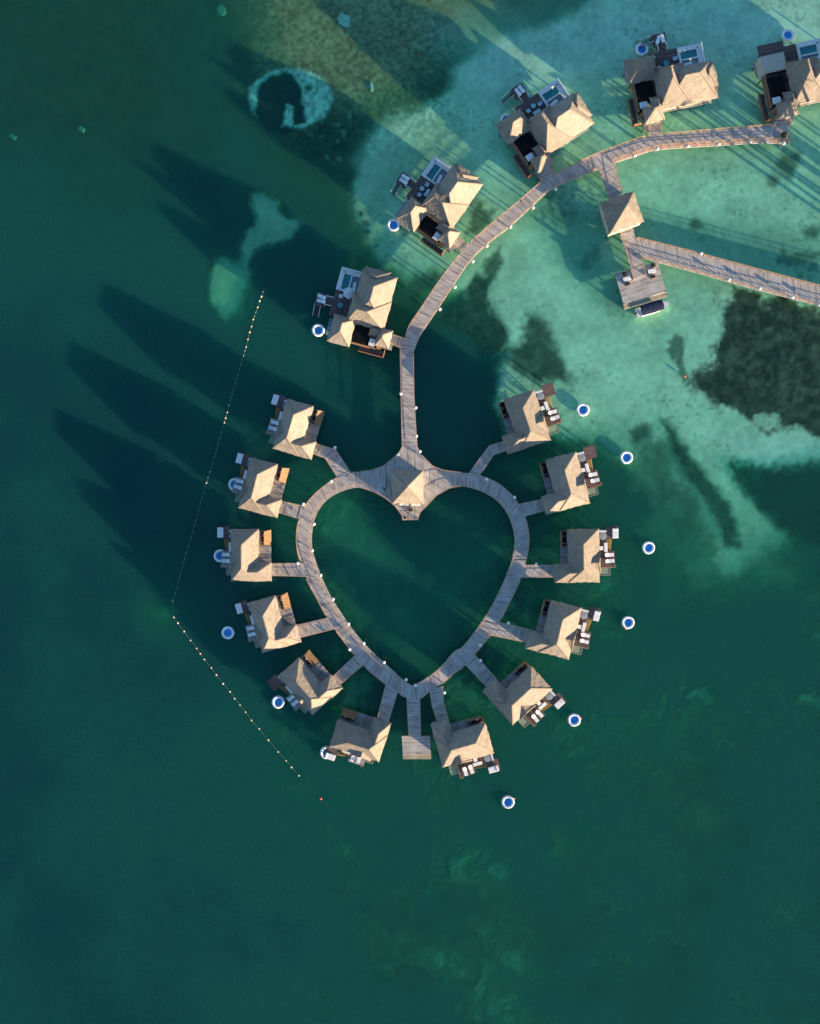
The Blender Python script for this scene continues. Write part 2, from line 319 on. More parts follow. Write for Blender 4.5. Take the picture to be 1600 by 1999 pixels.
# polygon, edge softness, ragged edge, depth, bottom colour, strength
ZONES = [
 # wide variations of the deep part
 ([(-400, -400), (520, -400), (470, 300), (300, 420), (-400, 420)], 160, 10, 3.1, (0.105, 0.075, 0.045), 0.85),
 ([(760, 860), (1030, 880), (1300, 900), (1420, 1100), (1300, 1320), (1000, 1480), (700, 1560), (480, 1450), (420, 1150), (560, 900)], 110, 30, 5.9, GREEN, 0.75),
 ([(1180, 900), (1600, 900), (2000, 900), (2000, 1400), (1550, 1330), (1300, 1180)], 90, 30, 6.2, DKGREEN, 0.9),
 ([(640, 990), (780, 1020), (960, 990), (985, 1060), (940, 1180), (860, 1270), (800, 1310), (720, 1240), (640, 1110)], 60, 26, 3.9, (0.26, 0.44, 0.32), 0.8),  # paler bottom inside the heart, painted to lift the houses' shadow
 # brown rubble field at the top
 ([(430, -300), (1400, -300), (1180, 0), (900, 110), (830, 205), (745, 235), (690, 330), (640, 320), (560, 270), (480, 120)], 70, 14, 1.8, RUB, 1.0),
 ([(520, 255), (640, 300), (700, 400), (700, 470), (640, 470), (560, 420), (520, 340)], 45, 14, 4.3, BROWN, 0.9),
 ([(640, 200), (720, 235), (700, 330), (640, 330), (560, 270)], 26, 14, 3.3, DKGREEN, 0.9),
 # shallow sand shelf
 ([(1190, -40), (1100, 30), (1010, 75), (960, 85), (905, 115), (885, 150), (870, 180), (835, 200), (800, 215), (760, 228), (735, 245), (715, 280), (697, 320),
   (687, 360), (684, 400), (692, 430), (708, 470), (722, 497), (745, 520), (775, 545), (800, 580), (835, 600), (890, 575), (940, 640), (985, 690), (962, 730), (955, 790), (985, 850), (1080, 860), (1180, 880),
   (1250, 920), (1310, 1000), (1380, 1060), (1400, 1122), (1430, 1122), (1455, 1098), (1522, 1060), (1530, 1040), (1470, 970), (1430, 910),
   (1500, 915), (1640, 900), (2300, 900), (2300, -400), (1300, -400)], 12, 9, 1.9, SAND, 1.0),
 # deeper green around the villas, darker patches by dock and pier
 ([(700, 420), (760, 520), (820, 560), (860, 620), (800, 700), (700, 700), (660, 560)], 40, 14, 3.6, GREEN, 0.7),
 ([(690, 690), (785, 690), (785, 790), (740, 850), (690, 800)], 40, 16, 4.6, GREEN, 0.8),
 ([(1040, 860), (1180, 890), (1230, 960), (1190, 1040), (1080, 1010), (960, 960)], 50, 20, 4.3, GREEN, 0.8),
 ([(770, 240), (905, 250), (900, 330), (800, 350), (720, 420), (700, 330)], 40, 10, 1.9, (0.52, 0.46, 0.32), 0.7),
 ([(880, 60), (1250, 0), (1640, -40), (1640, 160), (1200, 130), (950, 190)], 60, 8, 1.4, (0.78, 0.74, 0.62), 0.85),
 ([(1060, 380), (1150, 400), (1210, 470), (1215, 610), (1160, 590), (1080, 490), (1020, 400)], 26, 8, 2.7, (0.44, 0.44, 0.33), 0.75),  # darker, deeper patch between the gazebo and the dock
 ([(1240, 400), (1640, 470), (1640, 560), (1420, 500), (1240, 455)], 24, 6, 2.4, (0.50, 0.48, 0.36), 0.7),  # pier's cast shadow painted in as a darker, deeper strip
 ([(1180, 1000), (1290, 980), (1350, 1080), (1390, 1130), (1280, 1150), (1180, 1100)], 30, 20, 4.8, DKGREEN, 0.9),
 # the tongue fades into deeper water
 ([(1180, 860), (1330, 880), (1420, 960), (1560, 1010), (1560, 1160), (1360, 1160), (1240, 1040)], 45, 22, 2.9, (0.50, 0.54, 0.38), 0.75),
 # seagrass in the shelf
 ([(905, 565), (930, 535), (960, 540), (955, 580), (965, 610), (985, 640), (992, 670), (975, 690), (950, 690), (930, 680), (905, 660), (890, 650), (872, 640), (860, 625), (880, 600), (900, 600)], 6, 8, 2.6, GRASS, 0.95),
 ([(958, 500), (978, 482), (982, 515), (968, 540), (948, 545), (945, 520)], 6, 10, 2.3, GRASS, 0.85),
 ([(806, 690), (830, 650), (870, 640), (915, 670), (945, 700), (957, 745), (952, 800), (935, 845), (900, 880), (850, 885), (815, 870), (806, 800)], 14, 8, 6.5, (0.02, 0.03, 0.03), 1.0),
 ([(1040, 612), (1060, 622), (1075, 660), (1090, 700), (1112, 728), (1100, 750), (1050, 742), (1010, 727), (988, 705), (990, 685), (1015, 675), (1020, 640)], 9, 12, 2.3, (0.06, 0.055, 0.028), 0.92),
 ([(1420, 557), (1460, 565), (1600, 600), (1800, 620), (1800, 850), (1600, 850), (1540, 840), (1480, 820), (1420, 790), (1375, 770), (1345, 755), (1340, 740), (1375, 715), (1395, 690), (1405, 650), (1412, 610)], 10, 22, 1.6, (0.040, 0.032, 0.018), 0.97),
 ([(1425, 905), (1480, 930), (1530, 905), (1600, 890), (1900, 890), (1900, 1060), (1560, 1060), (1500, 1000), (1450, 950)], 14, 14, 4.2, (0.02, 0.024, 0.016), 0.95),
 ([(1390, 850), (1450, 838), (1540, 852), (1640, 862), (1640, 900), (1500, 915), (1430, 890)], 12, 14, 1.9, PALE, 0.7),
 ([(1295, 818), (1315, 830), (1345, 880), (1380, 930), (1420, 980), (1440, 1020), (1450, 1065), (1415, 1070), (1400, 1010), (1370, 970), (1340, 930), (1310, 880)], 7, 9, 3.3, (0.05, 0.07, 0.035), 0.92),
 ([(1228, 838), (1255, 826), (1272, 832), (1268, 852), (1250, 868), (1230, 860)], 7, 9, 2.6, DKGREEN, 0.85),
 ([(1255, 870), (1300, 860), (1330, 930), (1370, 1000), (1390, 1060), (1350, 1050), (1290, 970), (1265, 930)], 22, 24, 3.4, DKGREEN, 0.7),
 ([(1180, 930), (1215, 910), (1245, 960), (1270, 1000), (1240, 1020), (1190, 1010), (1165, 980)], 16, 14, 5.6, (0.025, 0.04, 0.025), 0.95),
 ([(1303, 682), (1318, 652), (1335, 670), (1336, 696), (1320, 715), (1308, 700)], 5, 10, 2.2, DKGREEN, 0.75),
 ([(1315, 712), (1330, 700), (1345, 735), (1335, 742)], 5, 8, 2.2, DKGREEN, 0.7),
 (circ(1357, 436, 14, 15), 6, 9, 2.2, DKGREEN, 0.8),
 (circ(1580, 452, 15, 14), 6, 9, 2.2, DKGREEN, 0.75),
 ([(1508, 320), (1530, 292), (1560, 290), (1556, 325), (1535, 345)], 8, 12, 2.0, DKGREEN, 0.75),
 (circ(1505, 352, 11, 16), 6, 9, 2.0, DKGREEN, 0.65),
 ([(1520, 500), (1600, 490), (1600, 545), (1540, 530)], 8, 30, 2.2, DKGREEN, 0.6),
 ([(918, 400), (935, 382), (948, 395), (975, 402), (968, 425), (940, 440), (925, 450), (905, 455), (910, 425)], 7, 14, 1.9, (0.05, 0.06, 0.02), 0.8),
 ([(800, 545), (850, 520), (865, 540), (820, 600), (780, 610)], 14, 12, 3.6, DKGREEN, 0.8),
 ([(1060, 395), (1130, 380), (1140, 410), (1090, 425)], 12, 30, 2.4, (0.2, 0.2, 0.13), 0.5),
 (circ(1160, 500, 26, 22), 8, 30, 2.6, (0.16, 0.18, 0.12), 0.5),
 (circ(744, 767, 20, 20), 12, 6, 6.0, (0.02, 0.03, 0.02), 0.9),
 (circ(705, 418, 5), 2, 3, 1.8, GRASS, 0.7), (circ(713, 435, 7), 3, 3, 1.8, GRASS, 0.7), (circ(716, 452, 6), 3, 3, 1.8, GRASS, 0.7), (circ(735, 478, 4), 2, 3, 1.8, GRASS, 0.6),
 # pale patches in the deep part
 ([(490, 380), (515, 370), (540, 385), (548, 415), (560, 425), (590, 423), (585, 445), (570, 470), (540, 485), (505, 490), (490, 520), (485, 535), (468, 520), (468, 480), (475, 445), (495, 430)], 8, 8, 2.6, (0.66, 0.62, 0.45), 1.0),
 ([(408, 495), (440, 495), (480, 520), (498, 530), (495, 560), (482, 580), (475, 610), (440, 630), (415, 615), (402, 580), (400, 540)], 12, 8, 2.5, (0.50, 0.64, 0.42), 0.95),
 (circ(318, 1200, 44, 38), 28, 8, 2.9, (0.32, 0.46, 0.26), 0.85),
 (circ(566, 190, 85, 60), 5, 4, 2.2, (0.78, 0.82, 0.66), 1.0),
 ([(500, 200), (505, 170), (525, 148), (550, 139), (566, 146), (580, 165), (586, 176), (583, 195), (590, 215), (594, 235), (572, 242), (570, 220), (571, 206), (564, 202), (556, 205), (555, 225), (552, 243), (585, 248), (560, 262), (520, 255), (505, 235), (495, 215)], 4, 6, 4.3, (0.03, 0.035, 0.022), 1.0),
 (circ(600, 172, 8, 6), 4, 5, 3.4, DKGREEN, 0.8),
 (circ(800, 1000, 1), 1, 1, 6, GREEN, 0.0),
 (circ(1248, 1041, 30, 12), 14, 8, 3.9, (0.4, 0.45, 0.26), 0.55),
 ([(1290, 1095), (1310, 1090), (1320, 1130), (1308, 1190), (1294, 1170)], 14, 14, 4.5, (0.42, 0.46, 0.3), 0.55),
 (circ(1290, 1420, 60, 40), 50, 20, 4.9, (0.34, 0.4, 0.24), 0.6),
 (circ(1130, 1410, 90, 40), 60, 26, 5.3, (0.3, 0.36, 0.22), 0.5),
 (circ(660, 1560, 90, 35), 60, 20, 4.7, (0.3, 0.4, 0.22), 0.5),
 (circ(960, 1700, 40, 40), 40, 20, 5.0, (0.3, 0.38, 0.24), 0.55),
 (circ(910, 1630, 40, 40), 40, 20, 5.0, (0.3, 0.38, 0.24), 0.5),
 (circ(970, 1930, 50, 40), 50, 20, 5.2, (0.3, 0.38, 0.24), 0.5),
 (circ(880, 1090, 60, 45), 60, 20, 5.2, (0.28, 0.36, 0.2), 0.5),
 (circ(1180, 1660, 160, 90), 120, 40, 5.6, (0.25, 0.32, 0.2), 0.5),
]

def fields(PX, PY):
    n1 = (fbm(PX, PY, 34, 3) - 0.5) * 2; n2 = (fbm(PX, PY, 34, 9) - 0.5) * 2
    m1 = (fbm(PX, PY, 9, 21, 3) - 0.5) * 2; m2 = (fbm(PX, PY, 9, 33, 3) - 0.5) * 2
    dep = 7.3 + 2.0 * np.clip((560 - PX) / 600, -0.4, 1) + 2.2 * (fbm(PX, PY, 260, 5) - 0.5) * 2 - 0.9 * np.clip((PY - 1150) / 500, 0, 1) * np.clip(PX / 900, 0.2, 1)
    dep = dep + 2.6 * (fbm(PX, PY, 80, 55) - 0.5)
    col = np.empty(PX.shape + (3,)); col[:] = (0.10, 0.12, 0.065)
    for poly, soft, warp, d, c, st in ZONES:
        if soft > 5: soft = soft * 1.5
        xs = [p[0] for p in poly]; ys = [p[1] for p in poly]
        mg = soft * 1.3 + warp * 2 + 4
        sel = (PX > min(xs) - mg) & (PX < max(xs) + mg) & (PY > min(ys) - mg) & (PY < max(ys) + mg)
        if not sel.any(): continue
        x = PX[sel] + warp * (n1[sel] * 1.3 + 0.6 * m1[sel]); y = PY[sel] + warp * (n2[sel] * 1.3 + 0.6 * m2[sel])
        s = np.clip(sdf(x, y, poly) / soft * 0.5 + 0.5, 0, 1); s = s * s * (3 - 2 * s) * st
        dep[sel] = dep[sel] * (1 - s) + d * s
        col[sel] = col[sel] * (1 - s[:, None]) + np.array(c) * s[:, None]
    # paler and darker patches of the deep bottom, in loose clouds
    cl = np.clip((fbm(PX + 40 * n1, PY + 40 * n2, 85, 301, 6, 0.62) - 0.49) * 3.6, 0, 1) * np.clip((PY - 780) / 250, 0, 1) * np.clip((PX - 380) / 300, 0.15, 1) * np.clip((dep - 4.0) / 1.5, 0, 1)
    dk = np.clip((0.47 - fbm(PX + 30 * n2, PY + 30 * n1, 130, 401, 5, 0.6)) * 8, 0, 1) * np.clip((PY - 780) / 250, 0, 1)
    dep = dep * (1 - 0.54 * cl) + 0.7 * dk
    col = col * (1 - 0.75 * cl[..., None]) + np.array((0.15, 0.37, 0.25)) * 0.75 * cl[..., None]
    # mottled bottom: rubble, tufts, worn patches
    k = np.clip((4.2 - dep) / 2.0, 0, 1)
    mot = 1 + (fbm(PX, PY, 9, 71, 3) - 0.5) * 0.4 * k + (fbm(PX, PY, 46, 81, 4) - 0.5) * 0.5
    col = col * mot[..., None]
    drk = np.clip(1 - col.mean(-1) / 0.22, 0, 1) * np.clip((4.6 - dep) / 1.5, 0, 1)
    tu = np.clip((fbm(PX, PY, 15, 611, 5, 0.65) - 0.47) * 5, -1, 1.6) * drk
    col = col * (1 + 0.65 * tu[..., None]) + np.array((0.018, 0.018, 0.010)) * np.clip(tu, 0, 2)[..., None]
    sp = np.clip((fbm(PX, PY, 5.5, 91, 2) - 0.66) * 9, 0, 1) * np.clip((fbm(PX, PY, 60, 95, 3) - 0.47) * 6, 0, 1) * k * 0.38
    col = col * (1 - sp[..., None]) + np.array((0.07, 0.075, 0.05)) * sp[..., None]
    top = np.clip((330 - PY) / 120, 0, 1) * np.clip((900 - PX) / 60, 0, 1) * np.clip((PX - 430) / 100, 0, 1)
    sr = np.clip((fbm(PX, PY, 6, 105, 3) - 0.5) * 3.5, -1, 1) * top * 0.42
    col = col * (1 + sr[..., None])
    sg = np.clip((fbm(PX, PY, 10, 505, 4, 0.65) - 0.44) * 4, -1, 1) * np.clip(sdf(PX, PY, [(1420, 557), (1800, 600), (1800, 860), (1340, 740), (1405, 650)]) / 12, 0, 1)
    col = col * (1 + 0.5 * sg[..., None])
    pb = np.clip((fbm(PX, PY, 11, 115, 3) - 0.60) * 9, 0, 1) * np.clip(sdf(PX, PY, [(590, 225), (700, 200), (725, 260), (700, 330), (640, 330), (570, 275)]) / 16, 0, 1)
    dep = dep * (1 - pb * 0.3) ; col = col * (1 - pb[..., None] * 0.7) + np.array((0.36, 0.36, 0.28)) * pb[..., None] * 0.7
    return dep, np.clip(col, 0, 1)

def axis(lo, hi, step, far):
    a = list(np.arange(lo, hi + step, step))
    d = step; lft = []; x = lo
    while x > lo - far: d *= 1.5; x -= d; lft.append(x)
    d = step; rgt = []; x = a[-1]
    while x < hi + far: d *= 1.5; x += d; rgt.append(x)
    return np.array(lft[::-1] + a + rgt)

def sheet(name, step, zf, mat, attrs):
    ax = axis(-160, 1760, step, 40000); ay = axis(-160, 2160, step, 40000)
    PX, PY = np.meshgrid(ax, ay)
    dep, col = fields(np.clip(PX, -500, 2400), np.clip(PY, -500, 2500))
    Z = zf(dep, PX, PY)
    co = np.stack([(PX - CX) * K, (CY - PY) * K, Z], -1).reshape(-1, 3)
    ny, nx = PX.shape
    idx = np.arange(ny * nx).reshape(ny, nx)
    q = np.stack([idx[1:, :-1], idx[1:, 1:], idx[:-1, 1:], idx[:-1, :-1]], -1).reshape(-1, 4)
    me = bpy.data.meshes.new(name)
    me.vertices.add(len(co)); me.vertices.foreach_set("co", co.astype(np.float32).ravel())
    me.loops.add(q.size); me.loops.foreach_set("vertex_index", q.astype(np.int32).ravel())
    me.polygons.add(len(q)); me.polygons.foreach_set("loop_start", np.arange(0, q.size, 4, dtype=np.int32))
    me.update(); me.validate()
    if "col" in attrs:
        a = me.attributes.new("bottom", 'FLOAT_COLOR', 'POINT')
        a.data.foreach_set("color", np.concatenate([col.reshape(-1, 3), np.ones((len(co), 1))], 1).astype(np.float32).ravel())
    if "dep" in attrs:
        a = me.attributes.new("depth", 'FLOAT', 'POINT'); a.data.foreach_set("value", dep.reshape(-1).astype(np.float32))
    me.polygons.foreach_set("use_smooth", np.ones(len(q), bool))
    me.materials.append(mat)
    o = bpy.data.objects.new(name, me); COL.objects.link(o)
    return tag(o, kind="structure")

def seabed_mat():
    m, nt, b = base_mat("seabed_bottom", 1.0, 0.0)
    at = N(nt, "ShaderNodeAttribute", attribute_name="bottom")
    nt.links.new(at.outputs["Color"], b.inputs["Base Color"])
    return m

def sea_mat():
    m = bpy.data.materials.new("sea_water"); m.use_nodes = True
    nt = m.node_tree; nt.nodes.clear(); L = nt.links.new
    out = N(nt, "ShaderNodeOutputMaterial")
    at = N(nt, "ShaderNodeAttribute", attribute_name="depth")
    tc = N(nt, "ShaderNodeTexCoord")
    # how much of the light is turned back by the water itself before it reaches the bottom
    a1 = N(nt, "ShaderNodeMath", operation='MULTIPLY'); L(at.outputs["Fac"], a1.inputs[0]); a1.inputs[1].default_value = -0.038
    d2 = N(nt, "ShaderNodeMath", operation='MULTIPLY'); L(at.outputs["Fac"], d2.inputs[0]); L(at.outputs["Fac"], d2.inputs[1]); L(d2.outputs[0], a1.inputs[0])
    ex = N(nt, "ShaderNodeMath", operation='EXPONENT'); L(a1.outputs[0], ex.inputs[0])
    inv = N(nt, "ShaderNodeMath", operation='SUBTRACT'); inv.inputs[0].default_value = 1; L(ex.outputs[0], inv.inputs[1])
    # absorption: red goes first
    def att(k):
        a = N(nt, "ShaderNodeMath", operation='MULTIPLY'); L(at.outputs["Fac"], a.inputs[0]); a.inputs[1].default_value = -k
        e = N(nt, "ShaderNodeMath", operation='EXPONENT'); L(a.outputs[0], e.inputs[0]); return e.outputs[0]
    cc = N(nt, "ShaderNodeCombineColor"); L(att(0.26), cc.inputs[0]); L(att(0.012), cc.inputs[1]); L(att(0.068), cc.inputs[2])
    tr = N(nt, "ShaderNodeBsdfTransparent"); L(cc.outputs[0], tr.inputs[0])
    dm = N(nt, "ShaderNodeMath", operation='DIVIDE'); L(at.outputs["Fac"], dm.inputs[0]); dm.inputs[1].default_value = 12
    body = ramp(nt, dm.outputs[0], [(0.14, (0.020, 0.16, 0.13)), (0.30, (0.010, 0.082, 0.062)), (0.44, (0.007, 0.086, 0.067)), (0.6, (0.006, 0.076, 0.061)), (0.85, (0.004, 0.045, 0.046))])
    nz = N(nt, "ShaderNodeTexNoise"); nz.inputs["Scale"].default_value = 1.5; nz.inputs["Detail"].default_value = 7; nz.inputs["Roughness"].default_value = 0.85
    L(tc.outputs["Object"], nz.inputs["Vector"])
    mx = N(nt, "ShaderNodeMix", data_type='RGBA', blend_type='MULTIPLY'); mx.inputs[0].default_value = 1
    L(body, mx.inputs[6]); L(ramp(nt, nz.outputs["Fac"], [(0.3, (0.72, 0.74, 0.76)), (0.7, (1.28, 1.26, 1.24))]), mx.inputs[7])
    # turbid water scatters light sideways, which softens the shadows that fall on it
    df = N(nt, "ShaderNodeSubsurfaceScattering", falloff='BURLEY'); L(mx.outputs[2], df.inputs["Color"])
    df.inputs["Scale"].default_value = 1.0; df.inputs["Radius"].default_value = (2.0, 14.0, 16.0)
    # wind ripples catch the low sun
    nr = N(nt, "ShaderNodeTexNoise"); nr.inputs["Scale"].default_value = 0.55; nr.inputs["Detail"].default_value = 8; nr.inputs["Roughness"].default_value = 0.72
    mpr = N(nt, "ShaderNodeMapping"); mpr.inputs["Rotation"].default_value = (0, 0, R(55)); mpr.inputs["Scale"].default_value = (1.0, 2.2, 1.0); L(tc.outputs["Object"], mpr.inputs["Vector"]); L(mpr.outputs[0], nr.inputs["Vector"])
    br = N(nt, "ShaderNodeBump"); br.inputs["Strength"].default_value = 0.22; br.inputs["Distance"].default_value = 0.35; L(nr.outputs["Fac"], br.inputs["Height"])
    dr = N(nt, "ShaderNodeBsdfDiffuse"); L(mx.outputs[2], dr.inputs["Color"]); L(br.outputs[0], dr.inputs["Normal"])
    mb_ = N(nt, "ShaderNodeMixShader"); mb_.inputs[0].default_value = 0.25; L(df.outputs[0], mb_.inputs[1]); L(dr.outputs[0], mb_.inputs[2])
    ms = N(nt, "ShaderNodeMixShader"); L(inv.outputs[0], ms.inputs[0]); L(tr.outputs[0], ms.inputs[1]); L(mb_.outputs[0], ms.inputs[2])
    # surface ripples and sky reflection
    n1 = N(nt, "ShaderNodeTexNoise"); n1.inputs["Scale"].default_value = 1.7; n1.inputs["Detail"].default_value = 5; L(tc.outputs["Object"], n1.inputs["Vector"])
    bp = N(nt, "ShaderNodeBump"); bp.inputs["Strength"].default_value = 0.12; bp.inputs["Distance"].default_value = 0.25; L(n1.outputs["Fac"], bp.inputs["Height"])
    # Schlick reflectance, the same for rays from above and from below the surface
    ge = N(nt, "ShaderNodeNewGeometry")
    dt = N(nt, "ShaderNodeVectorMath", operation='DOT_PRODUCT'); L(ge.outputs["Incoming"], dt.inputs[0]); L(ge.outputs["Normal"], dt.inputs[1])
    ab = N(nt, "ShaderNodeMath", operation='ABSOLUTE'); L(dt.outputs["Value"], ab.inputs[0])
    om = N(nt, "ShaderNodeMath", operation='SUBTRACT'); om.inputs[0].default_value = 1; L(ab.outputs[0], om.inputs[1])
    pw = N(nt, "ShaderNodeMath", operation='POWER'); L(om.outputs[0], pw.inputs[0]); pw.inputs[1].default_value = 5
    fr = N(nt, "ShaderNodeMath", operation='MULTIPLY_ADD'); L(pw.outputs[0], fr.inputs[0]); fr.inputs[1].default_value = 0.98; fr.inputs[2].default_value = 0.02
    gl = N(nt, "ShaderNodeBsdfGlossy"); gl.inputs["Roughness"].default_value = 0.08; L(bp.outputs[0], gl.inputs["Normal"])
    m2 = N(nt, "ShaderNodeMixShader"); L(fr.outputs[0], m2.inputs[0]); L(ms.outputs[0], m2.inputs[1]); L(gl.outputs[0], m2.inputs[2])
    L(m2.outputs[0], out.inputs[0])
    return m

sheet("seabed", 2.0, lambda d, X, Y: -0.25 - 0.10 * d, seabed_mat(), {"col"})
sheet("sea", 4.0, lambda d, X, Y: d * 0, sea_mat(), {"dep"})

# ------------------------------------------------------------------ boardwalks
DZ = 2.0                                # deck height above the water
def resample(pts, n):
    pts = [Vector((p[0], p[1])) for p in pts]
    # Catmull-Rom, then even spacing
    dense = []
    for i in range(len(pts) - 1):
        p0 = pts[max(i - 1, 0)]; p1 = pts[i]; p2 = pts[i + 1]; p3 = pts[min(i + 2, len(pts) - 1)]
        for k in range(12):
            t = k / 12
            dense.append(0.5 * ((2 * p1) + (-p0 + p2) * t + (2 * p0 - 5 * p1 + 4 * p2 - p3) * t * t + (-p0 + 3 * p1 - 3 * p2 + p3) * t ** 3))
    dense.append(pts[-1])
    ds = [0]
    for a, b in zip(dense[:-1], dense[1:]): ds.append(ds[-1] + (b - a).length)
    out = []; j = 0
    for k in range(n):
        s = ds[-1] * k / (n - 1)
        while j < len(ds) - 2 and ds[j + 1] < s: j += 1
        t = (s - ds[j]) / max(ds[j + 1] - ds[j], 1e-6)
        out.append(dense[j].lerp(dense[j + 1], min(max(t, 0), 1)))
    return out

def strip(mb, left, right, z, n=2, th=0.22, curve=True):
    """deck ribbon between two plan outlines, boards lie across it"""
    if curve: l, r = resample(left, n), resample(right, n)
    else: l, r = [Vector(p) for p in left], [Vector(p) for p in right]
    lw = [W(p[0], p[1], z) for p in l]; rw = [W(p[0], p[1], z) for p in r]
    u = 0
    for i in range(len(lw) - 1):
        du = ((lw[i + 1] + rw[i + 1]) - (lw[i] + rw[i])).length / 2
        w0 = (lw[i] - rw[i]).length; w1 = (lw[i + 1] - rw[i + 1]).length
        uv = [(u, 0), (u, w0), (u + du, w1), (u + du, 0)]
        P = [lw[i], rw[i], rw[i + 1], lw[i + 1]]
        Q = [p - Vector((0, 0, th)) for p in P]
        mb.face(P, uv); mb.face(Q[::-1], uv[::-1])
        mb.face([P[0], P[3], Q[3], Q[0]], [uv[0], uv[3], uv[3], uv[0]]); mb.face([P[1], P[2], Q[2], Q[1]], [uv[1], uv[2], uv[2], uv[1]])
        if i == 0: mb.face([P[0], P[1], Q[1], Q[0]], [uv[0], uv[1], uv[1], uv[0]])
        if i == len(lw) - 2: mb.face([P[3], P[2], Q[2], Q[3]], [uv[3], uv[2], uv[2], uv[3]])
        u += du
    return lw, rw

def railing(parent, runs, z=DZ, inset=0.0, h=1.0, posts=2.0):
    """runs: plan polylines; one railing part for each"""
    for run in runs:
        mb = MB()
        pts = [W(p[0], p[1], z) for p in run]
        acc = 0.0; nxt = 0.0
        for a, b in zip(pts[:-1], pts[1:]):
            d = (b - a).length
            mb.beam(a + Vector((0, 0, h)), b + Vector((0, 0, h)), 0.12, 0.07)
            mb.beam(a + Vector((0, 0, h * 0.5)), b + Vector((0, 0, h * 0.5)), 0.06, 0.06)
            while nxt <= acc + d:
                p = a.lerp(b, (nxt - acc) / d) if d > 0 else a
                mb.beam(p + Vector((0, 0, -0.3)), p + Vector((0, 0, h + 0.05)), 0.10, 0.10)
                nxt += posts
            acc += d
        p = pts[-1]; mb.beam(p + Vector((0, 0, -0.3)), p + Vector((0, 0, h + 0.05)), 0.10, 0.10)
        mb.build("railing", M["rail"], parent)

PILE = None
def piles(parent, pts, z=DZ - 0.22, every=5.0, r=0.16):
    """pts world points; a pile below each"""
    global PILE
    for p in pts:
        if PILE is None:
            mb = MB(); mb.lathe([(0.0, -2.2), (r, -2.2), (r, 0.0), (0.0, 0.0)], n=10)
            PILE = mb.build("pile", M["pile"], parent); o = PILE
        else:
            o = PILE.copy(); COL.objects.link(o); o.parent = parent
        o.location = (p[0], p[1], z)

def along(pts, every, off=0.0):
    out = []; nxt = off; acc = 0
    for a, b in zip(pts[:-1], pts[1:]):
        d = (b - a).length
        while nxt <= acc + d and d > 0:
            out.append(a.lerp(b, (nxt - acc) / d)); nxt += every
        acc += d
    return out

def inset_line(pts, other, m):
    """move plan polyline pts towards polyline other by m plan pixels"""
    res = []
    for i, p in enumerate(pts):
        q = other[min(int(i * len(other) / len(pts)), len(other) - 1)]
        d = (q - p); res.append(p + d.normalized() * m)
    return res

def gaps(poly, centres, r):
    """split a plan polyline where spurs join it"""
    runs = []; cur = []
    for p in poly:
        if any(math.hypot(p[0] - c[0], p[1] - c[1]) < r for c in centres):
            if len(cur) > 1: runs.append(cur)
            cur = []
        else: cur.append(p)
    if len(cur) > 1: runs.append(cur)
    return runs

LO = [(704, 921), (684, 922), (655, 933), (630, 950), (608, 970), (592, 992), (582, 1018), (578, 1045), (580, 1075), (586, 1097), (596.5, 1126), (606, 1147), (618, 1168), (636, 1202.6), (651.5, 1227), (670, 1251), (690, 1277), (707, 1297), (729, 1317), (753, 1336), (777, 1352.5), (793, 1362.5), (805, 1367)]
LI = [(704, 952), (690, 952.5), (665, 960), (640, 974), (622, 995), (612, 1020), (608, 1050), (611, 1080), (624, 1118.5), (635, 1143), (648, 1169), (662, 1191), (677, 1213.6), (692, 1234), (707.6, 1252.7), (727, 1273), (750, 1294), (770, 1312), (790, 1330), (805, 1339)]
RO = [(900, 922.5), (915, 924), (935, 927), (965, 939), (990, 957), (1010, 980), (1024, 1006), (1031, 1035), (1032, 1062), (1025, 1102), (1016, 1130), (997.5, 1170), (976, 1212), (957.5, 1240), (926, 1277.5), (908, 1298.5), (883.5, 1316.5), (865.5, 1332), (837.4, 1350), (820, 1364), (805, 1367)]
RI = [(900, 949), (920, 953), (945, 962), (970, 978), (988, 1000), (999, 1025), (1004, 1050), (1003, 1070), (997.5, 1097), (980, 1142), (960, 1182), (934, 1222), (905, 1260), (885, 1273), (863, 1298.5), (836, 1321), (805, 1339)]

heart = empty("heart_boardwalk", W(805, 1150, 0), 0, "heart shaped timber boardwalk ringing the dark lagoon with a plaza at its notch", "boardwalk")
hm = MB()
off = Vector((0, 0, 0))
strip(hm, LO, LI, DZ, 90)
strip(hm, RI, RO, DZ, 90)
# plaza between the two lobes, boards run across the heart's axis
ptop_l = [(704, 921), (725.5, 918), (748, 910), (766, 896), (777, 885), (784, 873)]
ptop_r = [(900, 922.5), (885, 921), (864, 918), (844, 910), (823, 889), (815, 873)]
pin_l = [(704, 952), (729, 960), (748, 970), (758, 977), (771, 988), (784, 1006), (786, 1015.5)]
pin_r = [(900, 949), (886, 951), (875, 954), (852, 967), (834, 986), (820, 1000), (815, 1015)]
plaza = ptop_l[::-1] and (pin_l + pin_r[::-1] + ptop_r + ptop_l[::-1])
pl_w = [W(p[0], p[1], DZ) for p in plaza]
hm.prism([(p.x, p.y) for p in pl_w], DZ - 0.22, DZ - 0.002, 0.0)
def local_to(o, obj):                     # keep world place while parenting
    o.parent = obj; o.matrix_parent_inverse = obj.matrix_world.inverted()
    return o
bpy.context.view_layer.update()
PAR_FIX = []
def under(o, root):
    o.parent = root; o.location = Vector(o.location) - Vector(root.location)
    return o
under(hm.build("deck", M["boards"]), heart)

def rails_for(root, runs, **kw):
    before = set(COL.objects)
    railing(None, runs, **kw)
    for o in [x for x in COL.objects if x not in before]: under(o, root)

